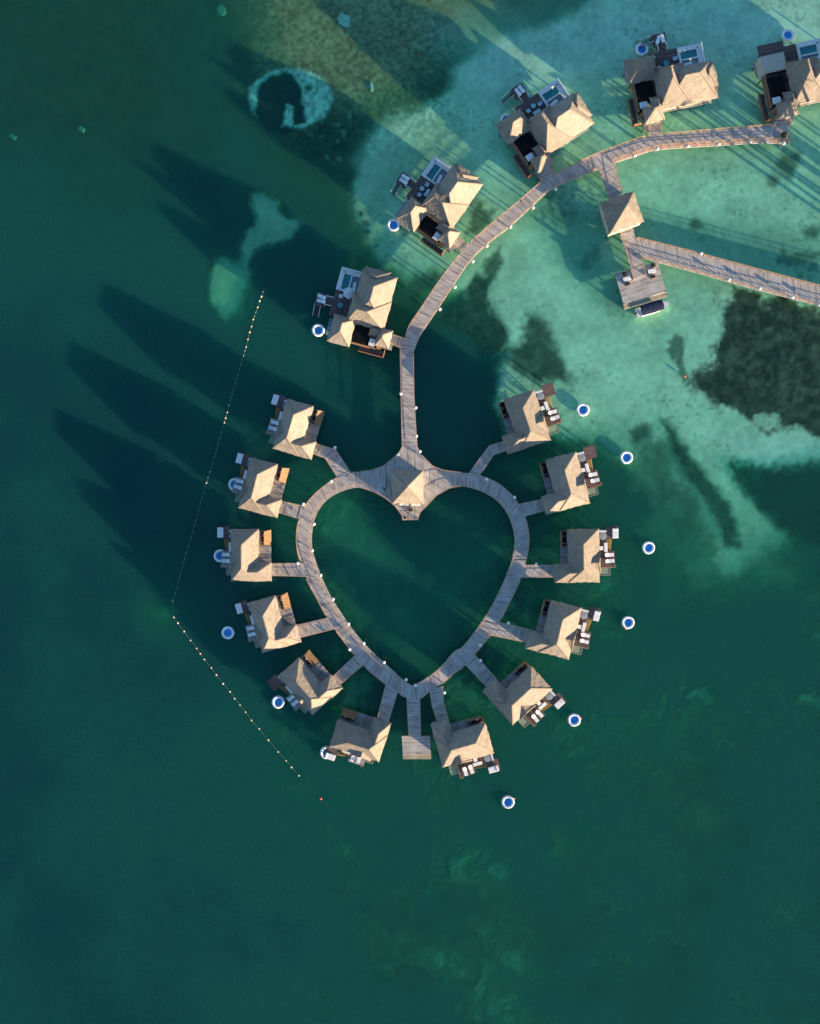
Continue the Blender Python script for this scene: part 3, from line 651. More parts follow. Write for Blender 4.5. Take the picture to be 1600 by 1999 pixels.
def piles_for(root, pts):
    global PILE
    for p in pts:
        if PILE is None:
            mb = MB(); mb.lathe([(0.0, -2.2), (0.16, -2.2), (0.16, 0.0), (0.0, 0.0)], n=10)
            o = PILE = mb.build("pile", M["pile"])
        else:
            o = PILE.copy(); COL.objects.link(o); o.parent = None
        o.location = (p[0], p[1], DZ - 0.22); under(o, root)

SPURS = {  # two plan outlines each: from the boardwalk out to the building
 "L1": ([(684.5, 921.5), (655, 877), (618, 866)], [(657.5, 931.5), (634, 895), (610, 886.5)]),
 "L2": ([(590.5, 986.5), (548, 977.5)], [(583.5, 1013.5), (543, 1001)]),
 "L3": ([(587, 1099), (526, 1099.5)], [(595.5, 1125.5), (526, 1124)]),
 "L4": ([(637, 1206), (578, 1220)], [(653, 1227.5), (585, 1245)]),
 "L5": ([(691, 1280.5), (648, 1321)], [(707, 1299.7), (664, 1336)]),
 "L6": ([(752, 1337), (736, 1400)], [(776, 1352), (758, 1410)]),
 "R6": ([(838, 1350), (842, 1375), (852, 1409)], [(865, 1345), (866, 1371.8), (875, 1402)]),
 "R5": ([(927, 1278), (968, 1323)], [(908.4, 1298.5), (950, 1342)]),
 "R4": ([(977.5, 1215), (1036, 1228.5)], [(958, 1240), (1031, 1255)]),
 "R3": ([(1025, 1102.5), (1084, 1102.5)], [(1017, 1127.5), (1084, 1127)]),
 "R2": ([(1011, 984), (1059, 973.5)], [(1026, 1008), (1066, 996.5)]),
 "R1": ([(914.6, 924), (954, 869.8), (985, 859.8)], [(937, 927.5), (964, 888), (990, 880)]),
}
JUNC = [((a[0][0] + b[0][0]) / 2, (a[0][1] + b[0][1]) / 2) for a, b in SPURS.values()] + [(806, 1366)]
lo_d, li_d = resample(LO, 200), resample(LI, 200)
ro_d, ri_d = resample(RO, 200), resample(RI, 200)
rails_for(heart, gaps(inset_line(lo_d, li_d, 1.2), JUNC, 17) + gaps(inset_line(ro_d, ri_d, 1.2), JUNC, 17)
          + [inset_line(li_d, lo_d, 6.5)[:-8], inset_line(ri_d, ro_d, 1.2)[:-4]]
          + [ptop_l[:-1], ptop_r[:-1], pin_l, pin_r, [(786, 1014.5), (815, 1014)]])
piles_for(heart, along([W(p[0], p[1]) for p in inset_line(lo_d, li_d, 3)], 6) + along([W(p[0], p[1]) for p in inset_line(li_d, lo_d, 3)], 6)
          + along([W(p[0], p[1]) for p in inset_line(ro_d, ri_d, 3)], 6) + along([W(p[0], p[1]) for p in inset_line(ri_d, ro_d, 3)], 6))

def walkway(name, left, right, label, group=None, n=12, cat="walkway", z=DZ, curve=True, rails=(1, 1), lines=None, mat="boards"):
    c = W((left[0][0] + right[-1][0]) / 2, (left[0][1] + right[-1][1]) / 2)
    root = empty(name, c, 0, label, cat, group)
    mb = MB()
    lw, rw = strip(mb, left, right, z, n, curve=curve)
    under(mb.build("deck", M[mat]), root)
    l, r = (resample(left, n), resample(right, n)) if curve else ([Vector(p) for p in left], [Vector(p) for p in right])
    runs = lines if lines is not None else []
    if lines is None:
        if rails[0]: runs.append(inset_line(l, r, 1.0))
        if rails[1]: runs.append(inset_line(r, l, 1.0))
    rails_for(root, runs, z=z)
    piles_for(root, along([W(p[0], p[1]) for p in inset_line(l, r, 3)], 5, 1.5) + along([W(p[0], p[1]) for p in inset_line(r, l, 3)], 5, 1.5))
    return root

PLACE = {
 "L1": "uppermost of six bungalows on the buoy line side", "L2": "second bungalow down on the buoy line side", "L3": "third bungalow down on the buoy line side",
 "L4": "fourth bungalow down on the buoy line side", "L5": "fifth bungalow down on the buoy line side", "L6": "lowest bungalow on the buoy line side",
 "R1": "uppermost of six bungalows on the sandy side", "R2": "second bungalow down on the sandy side", "R3": "third bungalow down on the sandy side",
 "R4": "fourth bungalow down on the sandy side", "R5": "fifth bungalow down on the sandy side", "R6": "lowest bungalow on the sandy side",
}
SHORT = {k: v.replace(" of six bungalows", " bungalow") for k, v in PLACE.items()}
def reach(a, m=5.0):
    p, q = Vector(a[0]), Vector(a[1]); d = (p - q).normalized() * m
    return [tuple(p + d)] + list(a[1:])
for k, (a, b) in SPURS.items():
    a, b = reach(a), reach(b)
    walkway("footbridge", a, b, "short timber footbridge to the " + SHORT[k], "footbridges from the heart to the bungalows", n=10 if len(a) > 2 else 6, cat="footbridge", z=DZ - 0.004, curve=len(a) == 2)

walkway("boardwalk", [(784, 873), (782, 780), (780, 682)], [(815, 873), (809, 780), (807.5, 686)], "straight timber boardwalk running up from the heart's notch", n=30, cat="boardwalk", z=DZ - 0.004)
AU = [(780, 682), (788.5, 662), (798, 636), (820, 603), (852, 555), (886, 510), (913, 478), (960, 436), (1007, 397), (1054, 358), (1105, 330), (1159, 303), (1210, 284), (1264, 266), (1340, 259), (1420, 252), (1510, 245), (1537, 243)]
AL = [(807.5, 686), (818, 660), (834, 634), (852, 607.5), (885, 557), (917.5, 510), (950, 478), (996, 442), (1035, 406), (1075, 371), (1120, 350), (1167, 331), (1198, 318.7), (1240, 305), (1285, 292.5), (1395, 284.6), (1480, 279.5), (1538, 281)]
au, al = resample(AU, 160), resample(AL, 160)
VJ = [(778, 668), (905, 485), (1068, 344), (1277, 266), (1523, 246)]
arc = walkway("boardwalk", AU, AL, "long curved timber boardwalk serving the row of large villas", n=160, cat="boardwalk",
              lines=gaps(inset_line(au, al, 1), VJ, 15) + gaps(inset_line(al, au, 1), [(1182, 325), (807, 686)], 17) + gaps(inset_line(al, au, 6), [(1182, 325), (807, 686)], 17)[1:] + [[(1537, 245), (1538, 280)]])
for (a, b, lab) in [
    ([(788.5, 661), (768, 654)], [(781, 680), (761, 671)], "short footbridge to the villa with the hexagonal parasol"),
    ([(912, 479), (894, 463)], [(899, 492), (879, 477)], "short footbridge to the second large villa along the arc"),
    ([(1055, 358), (1052, 333)], [(1084, 342), (1072, 323)], "short blue shaded footbridge to the third large villa along the arc"),
    ([(1265, 267), (1265, 236)], [(1290, 264), (1288, 236)], "short footbridge to the fourth large villa along the arc"),
    ([(1510, 245.5), (1509, 226)], [(1537, 243.5), (1536, 226)], "short footbridge to the last large villa at the boardwalk's end")]:
    walkway("footbridge", a, b, lab, "footbridges to the large villas", n=4, cat="footbridge", z=DZ - 0.008)
walkway("footbridge", [(1169, 331), (1178, 357), (1189, 390)], [(1199, 318), (1204, 345), (1213, 378)], "broad footbridge from the curved boardwalk to the freestanding gazebo", n=10, cat="footbridge", z=DZ - 0.008)
walkway("footbridge", [(1209, 447), (1212, 463), (1228, 513), (1236, 546)], [(1234, 440), (1240, 464), (1250, 503), (1258, 537)], "sloping walkway from the gazebo down to the boat dock", n=14, cat="walkway", z=DZ - 0.004,
        lines=[[(1228, 513), (1236, 546)], [(1250, 503), (1258, 537)], [(1209.5, 449), (1226, 508)]])
walkway("pier", [(1240.5, 464), (1350, 492), (1475, 526), (1600, 559), (1760, 602)], [(1251.5, 503), (1350, 530), (1475, 565), (1600, 597), (1760, 640)], "long straight pier of weathered boards leaving the picture past the dark seagrass", n=60, cat="pier", z=DZ - 0.012,
        lines=[[(1254, 502), (1350, 529), (1475, 564), (1600, 596), (1760, 639)], [(1243, 466), (1350, 493), (1475, 527), (1600, 560), (1760, 603)]])
walkway("jetty", [(793, 1362), (797, 1438)], [(819.8, 1364), (822, 1438)], "narrow jetty running down from the tip of the heart", n=14, cat="jetty", z=DZ - 0.008)

def platform(name, px, z, ang, label, cat, mat="boards", lip=None):
    c = W(sum(p[0] for p in px) / 4, sum(p[1] for p in px) / 4)
    root = empty(name, c, 0, label, cat)
    w = [W(p[0], p[1], z) for p in px]
    mb = MB(); mb.prism([(p.x, p.y) for p in w], z - 0.3, z, ang); under(mb.build("deck", M[mat]), root)
    # pale lower landing step along one edge
    if lip:
        a, b = w[lip[0]], w[lip[1]]; cc = sum(w, Vector()) / 4
        d = ((a + b) / 2 - cc); d.z = 0; d.normalize()
        mb = MB(); mb.prism([((a + d * 0.01).x, (a + d * 0.01).y), ((b + d * 0.01).x, (b + d * 0.01).y), ((b + d * 1.15).x, (b + d * 1.15).y), ((a + d * 1.15).x, (a + d * 1.15).y)], z - 0.55, z - 0.25, ang)
        under(mb.build("landing_step", M["wood_pale"]), root)
    piles_for(root, [p * 0.97 + sum(w, Vector()) / 4 * 0.03 for p in w])
    return root
M["wood_pale"] = plank_mat("pale_boards", (0.26, 0.21, 0.15), (0.40, 0.34, 0.24), (0.50, 0.43, 0.31), 0.16, 0.3)
platform("jetty_platform", [(784, 1437), (839, 1437), (841, 1473), (786, 1473)], DZ - 0.1, R(90), "square swimming platform at the end of the jetty below the heart", "platform", lip=(2, 3))
platform("boat_dock", [(1200.6, 534), (1284, 511), (1300, 569), (1217, 594)], DZ - 0.25, R(90 + 17), "square weathered boat dock with two white benches", "dock", lip=(2, 3))

# ------------------------------------------------------------------ thatched roofs
def hip(x0, x1, y0, y1, z0, rise, r0, r1):
    """hip roof over a rectangle; r0, r1 ridge ends (x, y). faces as point lists, plus ridge and hip lines"""
    A, B, C, D = (Vector((x0, y0, z0)), Vector((x1, y0, z0)), Vector((x1, y1, z0)), Vector((x0, y1, z0)))
    P, Q = Vector((*r0, z0 + rise)), Vector((*r1, z0 + rise))
    if abs(P.x - Q.x) < 1e-6 and abs(P.y - Q.y) < 1e-6:
        F = [[A, B, P], [B, C, P], [C, D, P], [D, A, P]]; Ln = [(A, P), (B, P), (C, P), (D, P)]
    elif abs(P.y - Q.y) > abs(P.x - Q.x):           # ridge along y, P low y
        F = [[A, B, P], [B, C, Q, P], [C, D, Q], [D, A, P, Q]]; Ln = [(A, P), (B, P), (C, Q), (D, Q), (P, Q)]
    else:                                            # ridge along x, P low x
        F = [[A, B, Q, P], [B, C, Q], [C, D, P, Q], [D, A, P]]; Ln = [(A, P), (B, Q), (C, Q), (D, P), (P, Q)]
    return F, Ln

def roof_part(name, hips, parent, seed=1, caps=True, th=0.26, gable=None):
    """each hip is a thick, slightly uneven thatched shell; all shells of one roof in one mesh"""
    rnd = random.Random(seed)
    bm = bmesh.new(); lines = []
    for F, Ln in hips:
        vs = {}
        new = []
        for f in F:
            q = []
            for p in f:
                key = tuple(round(c, 4) for c in p)
                if key not in vs: vs[key] = bm.verts.new(p)
                q.append(vs[key])
            new.append(bm.faces.new(q))
        lines += Ln
    bmesh.ops.triangulate(bm, faces=bm.faces[:])
    for it in range(4):
        e = [x for x in bm.edges if x.calc_length() > 0.9]
        if not e: break
        bmesh.ops.subdivide_edges(bm, edges=e, cuts=1, use_grid_fill=True)
        bmesh.ops.triangulate(bm, faces=[f for f in bm.faces if len(f.verts) > 4])
    bm.normal_update()
    for v in bm.verts:
        edge = v.is_boundary
        a = 0.05 if edge else 0.035
        v.co += v.normal * rnd.uniform(-a, a)
        if edge: v.co += Vector((rnd.uniform(-0.12, 0.12), rnd.uniform(-0.12, 0.12), rnd.uniform(-0.08, 0.03)))
    bmesh.ops.recalc_face_normals(bm, faces=bm.faces)
    me = bpy.data.meshes.new(name); bm.to_mesh(me); bm.free()
    if me.polygons[0].normal.z < 0: me.flip_normals()
    me.materials.append(M["thatch"])
    o = bpy.data.objects.new(name, me); COL.objects.link(o)
    sd = o.modifiers.new("thickness", 'SOLIDIFY'); sd.thickness = th; sd.offset = -1
    if parent is not None: o.parent = parent
    if caps:
        mb = MB()
        for a, b in lines:
            d = (b - a)
            n = max(int(d.length / 0.7), 1)
            for i in range(n):
                p, q = a.lerp(b, i / n), a.lerp(b, (i + 1) / n)
                mb.beam(p + Vector((0, 0, 0.02 + rnd.uniform(-0.02, 0.02))), q + Vector((0, 0, 0.02 + rnd.uniform(-0.02, 0.02))), 0.20 + rnd.uniform(-0.05, 0.05), 0.12)
        mb.build("ridge_cap", M["ridge"], o)
    return o

def slab(parent, name, x0, x1, y0, y1, z, mat, th=0.15, ang=0.0):
    mb = MB(); mb.box(x0, x1, y0, y1, z - th, z, ang); return mb.build(name, M[mat], parent)

def stilts(parent, pts, z):
    for p in pts:
        mb = MB(); mb.lathe([(0, -1.2), (0.17, -1.2), (0.17, z), (0, z)], (p[0], p[1], 0), 10)
        mb.build("stilt", M["pile"], parent)

def tub_mesh(parent, x0, x1, y0, y1, z, rim="darkwood"):
    mb = MB(); t = 0.16
    mb.box(x0, x1, y0, y0 + t, z - 0.2, z + 0.45); mb.box(x0, x1, y1 - t, y1, z - 0.2, z + 0.45)
    mb.box(x0, x0 + t, y0 + t, y1 - t, z - 0.2, z + 0.44); mb.box(x1 - t, x1, y0 + t, y1 - t, z - 0.2, z + 0.44)
    o = mb.build("plunge_tub", M[rim], parent)
    w = MB(); w.box(x0 + t, x1 - t, y0 + t, y1 - t, z + 0.02, z + 0.3); w.build("tub_water", M["black"], o)
    st = MB(); st.box(x0 + t, x1 - t, y0 + t + 0.3, y0 + t + 0.45, z + 0.3, z + 0.34); st.box((x0 + x1) / 2 - 0.1, (x0 + x1) / 2 + 0.1, y1 - 1.2, y1 - 0.6, z + 0.31, z + 0.36)
    st.build("tub_grip", M["steel"], o)
    return o

def flip(poly, s): return [(s * x, y) for x, y in poly]

def make_bungalow(side):
    """local frame: water on -x for side -1, +x for side +1; entry wing on the far side, south end"""
    s = side
    hw, hl = (3.17, 5.97) if s < 0 else (3.62, 6.12)
    wing = 2.92 if s < 0 else 3.15
    wy = -1.64 if s < 0 else -1.70
    rdg = 0.15 if s < 0 else -0.75              # where the ridge runs, towards the water positive
    sh = 1.35 if s < 0 else 0.0
    root = empty("overwater_bungalow")
    zE, rise = 4.35, 3.35
    X = lambda a, b: (min(s * a, s * b), max(s * a, s * b))
    def B(name, a, b, y0, y1, z, mat, th=0.15, ang=0.0):
        x0, x1 = X(a, b); return slab(root, name, x0, x1, y0, y1, z, mat, th, ang)
    # roofs
    x0, x1 = X(-hw, hw)
    h1 = hip(x0, x1, -hl, hl, zE, rise, (s * rdg, -hl + 3.2), (s * rdg, hl - 3.5))
    wx = X(-hw - wing, rdg); wyc = (-hl + wy) / 2 + 0.1; wr = rise * (wyc + hl) / 3.2 - 0.1
    h2 = hip(wx[0], wx[1], -hl + 0.05, wy, zE - 0.04, wr, (s * (-hw - 0.25) if s > 0 else s * rdg, wyc), (s * rdg if s > 0 else s * (-hw - 0.25), wyc))
    roof_part("roof", [h1, h2], root, 11 + s)
    # porch gablet over the lounging deck
    gx = hw + 0.25 if s > 0 else hw + 0.35
    g0, g1, gm, gz = -4.0, 0.85, -1.55, zE + 1.75
    inner = hw - 3.0
    P = [Vector((s * gx, g0, zE - 0.05)), Vector((s * gx, g1, zE - 0.05)), Vector((s * (gx - 0.75), gm, gz)), Vector((s * inner, gm, gz)), Vector((s * inner, g0, zE - 0.05)), Vector((s * inner, g1, zE - 0.05))]
    Fg = [[P[0], P[1], P[2]], [P[1], P[5], P[3], P[2]], [P[0], P[2], P[3], P[4]]]
    roof_part("porch_roof", [(Fg, [(P[2], P[3]), (P[0], P[2]), (P[1], P[2])])], root, 31 + s, th=0.2)
    # walls under the eaves
    mb = MB()
    a, b = X(-hw + 0.7, hw - 0.9); mb.box(a, b, -hl + 0.7, hl - 0.7, DZ, zE + 0.1)
    a, b = X(-hw - wing + 0.8, -hw + 0.69); mb.box(a, b, -hl + 0.72, wy - 0.7, DZ, zE)
    w = mb.build("wall", M["wall"], root)
    d = MB(); a, b = X(hw - 0.9, hw - 0.84); d.box(a, b, -3.4, 0.6, DZ + 0.05, DZ + 2.3); d.build("sliding_door", M["glass"], w)
    # floor platform and land-side terrace
    B("floor_deck", -hw + 0.2, hw + (0.6 if s > 0 else 0.3), -hl + 0.4, hl - 0.3, DZ - 0.03, "deckwood", 0.2, 0)
    B("entry_deck", -hw - wing + 0.4, -hw + 0.19, -hl + 0.4, wy - 0.2, DZ - 0.02, "deckwood", 0.2, 0)
    out = hw + 2.35 if s < 0 else hw + 1.2
    B("terrace", -out, -hw + 0.19, wy - 0.19, hl - 0.35, DZ - 0.04, "deckwood", 0.2, R(90))
    tx = (-hw - 1.05, -hw - 0.12) if s < 0 else (-hw - 1.1, -hw + 0.1)
    a, b = X(*tx); tub_mesh(root, a, b, 2.3, 5.4, DZ - 0.04)
    # leaning privacy screen of varnished boards beside the tub
    if s < 0:
        t0, t1, zt = (-hw - 1.12, -out, DZ + 2.2)
        mb = MB(); y0, y1 = 2.2, hl - 0.45
        A = [(s * t0, y0 + 0.1, zt), (s * t1, y0 - 0.05, DZ), (s * t1, y1 + 0.25, DZ), (s * t0, y1 - 0.1, zt)]
        uv = [(0, 0), (1.3, 0), (1.3, 3.4), (0, 3.4)]
        uv = [(p[1], p[0]) for p in uv]
        mb.face(A, uv); mb.face([(p[0] - s * 0.08, p[1], p[2] - 0.06) for p in A[::-1]], uv[::-1])
        mb.build("privacy_screen", M["goldwood"], root)
    else:
        mb = MB(); a, b = X(-out - 0.02, -out + 0.10); mb.box(a, b, 2.1, hl - 0.36, DZ - 0.2, DZ + 1.9)
        a, b = X(-out + 0.10, -hw + 0.5); mb.box(a, b, hl - 0.50, hl - 0.36, DZ - 0.2, DZ + 1.95)
        mb.build("privacy_screen", M["goldwood"], root)
    # water-side decks
    e = hw - sh
    B("corner_deck", e + 2.3, e + 5.1, 3.7, 6.6, DZ - 0.25, "browndeck", 0.2, R(90))
    x0, x1 = X(e + 0.45, e + 2.25)
    mb = MB(); mb.box(x0, x1, 3.45, 5.75, DZ - 0.7, DZ + 0.05); ht = mb.build("hot_tub", M["darkwood"], root)
    c = MB(); cx = s * (e + 1.4); c.lathe([(0.0, 0.05), (0.86, 0.05), (0.9, 0.12), (0.86, 0.22), (0.0, 0.26)], (cx, 4.35, DZ + 0.05), 24); c.build("tub_cover", M["greycover"], ht)
    bb = MB(); bb.box(x0 + 0.02, x1 - 0.02, 5.2, 5.7, DZ + 0.06, DZ + 0.35); bb.build("tub_step", M["steel"], ht)
    B("dining_deck", e + 0.45, e + 2.5, 0.9, 3.40, DZ - 0.06, "browndeck", 0.2, 0)
    # open stairs down along the outer side
    mb = MB(); x0, x1 = X(e + 2.55, e + 3.55)
    for k in range(9):
        y = 3.55 - 0.3 * k; z = DZ - 0.3 - 0.15 * k
        mb.box(x0, x1, y - 0.22, y, z - 0.05, z, R(90))
    stp = mb.build("stair", M["treads"], root)
    mb = MB()
    for x in (x0, x1): mb.beam((x, 3.6, DZ - 0.35), (x, 0.9, DZ - 1.7), 0.06, 0.2)
    mb.build("stringer", M["rail"], stp)
    B("lounge_deck", e + 0.45, e + 4.15, -2.95, 0.85, DZ - 0.10, "browndeck" if s > 0 else "deckwood", 0.2, R(90))
    # railing round the lounge deck and corner deck
    mb = MB()
    for (a_, b_) in (((s * (e + 0.6), -2.9), (s * (e + 4.1), -2.9)), ((s * (e + 4.1), -2.9), (s * (e + 4.1), -2.3))):
        mb.beam((*a_, DZ + 0.7), (*b_, DZ + 0.7), 0.07, 0.06)
        for q in (a_, b_): mb.beam((*q, DZ - 0.2), (*q, DZ + 0.75), 0.08, 0.08)
    mb.build("railing", M["rail"], root)
    # hammock net over the water
    mb = MB(); x0, x1 = X(e + 0.7, e + 3.1); mb.box(x0, x1, -4.75, -3.05, DZ - 0.45, DZ - 0.42); nt_ = mb.build("hammock_net", M["net"], root)
    mb = MB()
    for p, q in (((x0, -4.8), (x1, -4.8)), ((x0, -4.8), (x0, -3.0)), ((x1, -4.8), (x1, -3.0))): mb.beam((*p, DZ - 0.4), (*q, DZ - 0.4), 0.09, 0.09)
    mb.build("net_frame", M["wood_pale"], nt_)
    stilts(root, [(s * x, y) for x in (-hw + 0.6, hw - 0.4) for y in (-hl + 0.8, 0, hl - 0.8)] + [(s * (-hw - wing + 0.8), -hl + 0.8), (s * (-hw - wing + 0.8), wy - 0.6), (s * (e + 4.7), 6.2), (s * (e + 4.7), 4.1), (s * (e + 3.8), -2.6), (s * (e + 3.8), 0.5)], DZ - 0.3)
    return root, e

def fit(local, px, z):
    """rigid placement (no scale) of local xy points onto plan points"""
    w = [W(p[0], p[1], z) for p in px]
    lc = sum((Vector((*p, 0)) for p in local), Vector()) / len(local); wc = sum(w, Vector()) / len(w)
    a = b = 0
    for l, g in zip(local, w):
        lx, ly = l[0] - lc.x, l[1] - lc.y; gx, gy = g.x - wc.x, g.y - wc.y
        a += lx * gx + ly * gy; b += lx * gy - ly * gx
    t = math.atan2(b, a)
    c, s = math.cos(t), math.sin(t)
    return (wc.x - (c * lc.x - s * lc.y), wc.y - (s * lc.x + c * lc.y), 0), t

AL_ = [(-3.17, 5.97), (3.17, 5.97), (-3.17, -5.97), (6.09, -5.97), (6.09, -1.64)]
BL_ = [(-3.62, 6.12), (3.62, 6.12), (3.62, -6.12), (-6.77, -6.12), (-6.77, -1.70)]
SPOTS = {
 "L1": [(557.4, 776), (613.7, 792.9), (531.5, 875), (607, 898.8), (618.2, 863.9)],
 "L2": [(487.5, 894), (541.5, 907), (465, 987.5), (541.5, 1012), (550.5, 977)],
 "L3": [(450, 1033), (505, 1033), (450, 1134), (530, 1135), (530.5, 1098)],
 "L4": [(484.4, 1176), (536, 1162), (510.6, 1274.7), (589.4, 1255), (579, 1217.5)],
 "L5": [(542.8, 1320), (583.3, 1282.8), (608, 1397.5), (669.9, 1344), (645, 1315.4)],
 "L6": [(644, 1457), (659.8, 1403), (739.6, 1493), (762.8, 1409.9), (727.3, 1399.8)],
 "R1": [(983.3, 780.3), (1040.6, 761), (1076, 859.5), (990, 886), (979, 852)],
 "R2": [(1065.4, 897), (1122.8, 881), (1152.5, 982.8), (1066, 1005.3), (1055, 969)],
 "R3": [(1107, 1032), (1168.8, 1031), (1173.8, 1138.8), (1080.8, 1138.8), (1078.8, 1100)],
 "R4": [(1074.5, 1170.5), (1133.8, 1187), (1112, 1290.8), (1025.8, 1265), (1033, 1227.5)],
 "R5": [(1034.3, 1299), (1078, 1345.8), (1001.6, 1415.5), (941.3, 1349), (968.6, 1324.4)],
 "R6": [(945.4, 1412), (964.5, 1470.6), (865.5, 1499), (840.3, 1412.8), (874.5, 1401.6)],
}

# ---- deck furniture, one of each kind built once
def proto_lounger():
    t = empty("sun_lounger")
    mb = MB()
    mb.box(-1.0, 1.0, -0.36, 0.36, 0.22, 0.28)
    for x in (-0.8, 0.85):
        for y in (-0.3, 0.3): mb.box(x - 0.04, x + 0.04, y - 0.04, y + 0.04, 0, 0.22)
    mb.build("frame", M["paint"], t)
    mb = MB(); mb.box(-0.25, 1.02, -0.40, 0.40, 0.285, 0.40); mb.build("mattress", M["white"], t, bevel=0.04)
    mb = MB()
    n = 7                                           # rounded, raised headrest
    prof = [(-0.24, -0.42)] + [(-0.62 - 0.5 * math.cos(math.pi * (k / n - 0.5)), -0.46 * math.cos(math.pi * k / n)) for k in range(n + 1)] + [(-0.24, 0.42)]
    top = [(x, y, 0.42 + (-0.24 - x) * 0.35) for x, y in prof]; bot = [(x, y, z - 0.12) for x, y, z in top]
    mb.face(top); mb.face(bot[::-1])
    for i in range(len(top)):
        j = (i + 1) % len(top); mb.face([top[i], bot[i], bot[j], top[j]])
    mb.build("headrest", M["white"], t)
    return t
def proto_sofa(L=2.2, W_=0.8, mat="white", name="bench"):
    t = empty(name)
    mb = MB(); mb.box(-L / 2, L / 2, -W_ / 2, W_ / 2, 0.05, 0.30); mb.build("base", M["darkwood"], t)
    mb = MB(); mb.box(-L / 2 + 0.02, L / 2 - 0.02, -W_ / 2 + 0.02, W_ / 2 - 0.02, 0.305, 0.46); mb.build("cushion", M[mat], t, bevel=0.05)
    return t
def proto_daybed():
    t = empty("daybed")
    mb = MB(); mb.box(-1.12, 1.12, -0.65, 0.65, 0.0, 0.28); mb.build("base", M["paint"], t)
    mb = MB(); mb.box(-1.15, 1.15, -0.68, 0.68, 0.285, 0.46); mb.build("mattress", M["white"], t, bevel=0.07)
    mb = MB()
    for y in (-0.33, 0.33): mb.box(0.72, 1.06, y - 0.27, y + 0.27, 0.465, 0.58)
    mb.build("pillow", M["white"], t, bevel=0.05)
    return t
def proto_table(mat="white", r=None, hx=0.42, hy=0.45):
    t = empty("side_table")
    mb = MB()
    if r: mb.lathe([(0, 0.5), (r, 0.5), (r, 0.56), (0, 0.56)], n=24)
    else: mb.box(-hx, hx, -hy, hy, 0.46, 0.54)
    mb.build("tabletop", M[mat], t)
    mb = MB(); mb.lathe([(0.22, 0.0), (0.22, 0.03), (0.05, 0.06), (0.05, 0.46)], n=12); mb.build("pedestal", M["darkwood"], t)
    return t
def proto_chair(mat="bluecush"):
    t = empty("armchair")
    mb = MB(); mb.box(-0.42, 0.42, -0.42, 0.42, 0.05, 0.28); mb.build("base", M["darkwood"], t)
    mb = MB(); mb.box(-0.32, 0.42, -0.34, 0.34, 0.285, 0.44); mb.build("seat", M[mat], t, bevel=0.04)
    mb = MB(); mb.box(-0.46, -0.33, -0.42, 0.42, 0.28, 0.78); mb.build("backrest", M[mat], t, bevel=0.03)
    mb = MB()
    for y in (-0.40, 0.40): mb.box(-0.32, 0.40, y - 0.05, y + 0.05, 0.29, 0.56)
    mb.build("armrest", M[mat], t, bevel=0.02)
    return t

PR = {"lounger": proto_lounger(), "bench": proto_sofa(), "daybed": proto_daybed(), "table": proto_table(), "chair": proto_chair(),
      "sofa": proto_sofa(1.9, 0.85, "bluecush", "sofa"), "round": proto_table("lightteal", 0.55), "teal": proto_table("teal", 0.62), "whitechair": proto_chair("white")}
USED = set()
def put(kind, root, x, y, z, rz, label, cat, group, name=None):
    o = PR[kind] if kind not in USED else copy_tree(PR[kind])
    USED.add(kind)
    a = root.rotation_euler[2]; c, s = math.cos(a), math.sin(a)
    k = root.get("_k", 1.0)
    o.location = (root.location[0] + (c * x - s * y) * k, root.location[1] + (s * x + c * y) * k, z)
    o.rotation_euler = (0, 0, a + rz)
    tag(o, label, cat, group)
    if name: o.name = name
    return o

bung = {-1: make_bungalow(-1), 1: make_bungalow(1)}
first = {-1: True, 1: True}
for k, px in SPOTS.items():
    s = -1 if k[0] == "L" else 1
    proto, e = bung[s]
    o = proto if first[s] else copy_tree(proto)
    first[s] = False
    loc, t = fit(AL_ if s < 0 else BL_, px, 4.35)
    o.location = loc; o.rotation_euler = (0, 0, t)
    tag(o, "thatched stilt house, " + PLACE[k], "bungalow", "overwater bungalows around the heart boardwalk")
    p = SHORT[k]
    j = random.uniform
    put("lounger", o, s * (e + 2.85), 0.0, DZ - 0.10, (0 if s > 0 else math.pi) + j(-.06, .06), "white sun lounger nearer the stairs, " + p, "sun lounger", "pairs of sun loungers on bungalow decks")
    put("lounger", o, s * (e + 2.95), -1.45, DZ - 0.10, (0 if s > 0 else math.pi) + j(-.06, .06), "white sun lounger nearer the hammock net, " + p, "sun lounger", "pairs of sun loungers on bungalow decks")
    put("bench", o, s * (e + 2.0), 1.75, DZ - 0.06, R(90), "long white bench on dining deck, " + p, "bench", "white benches on bungalow decks")
    if s > 0: put("table", o, s * (e + 0.95), 1.55, DZ - 0.06, 0, "small white square table beside bench, " + p, "table", "white tables on bungalow decks")
    if k not in ("R1", "R2", "L5"): put("daybed", o, s * (e + 4.35), 4.95 if s > 0 else 5.1, DZ - 0.25, R(90), "white daybed on corner deck, " + p, "daybed", "white daybeds on bungalow corner decks")

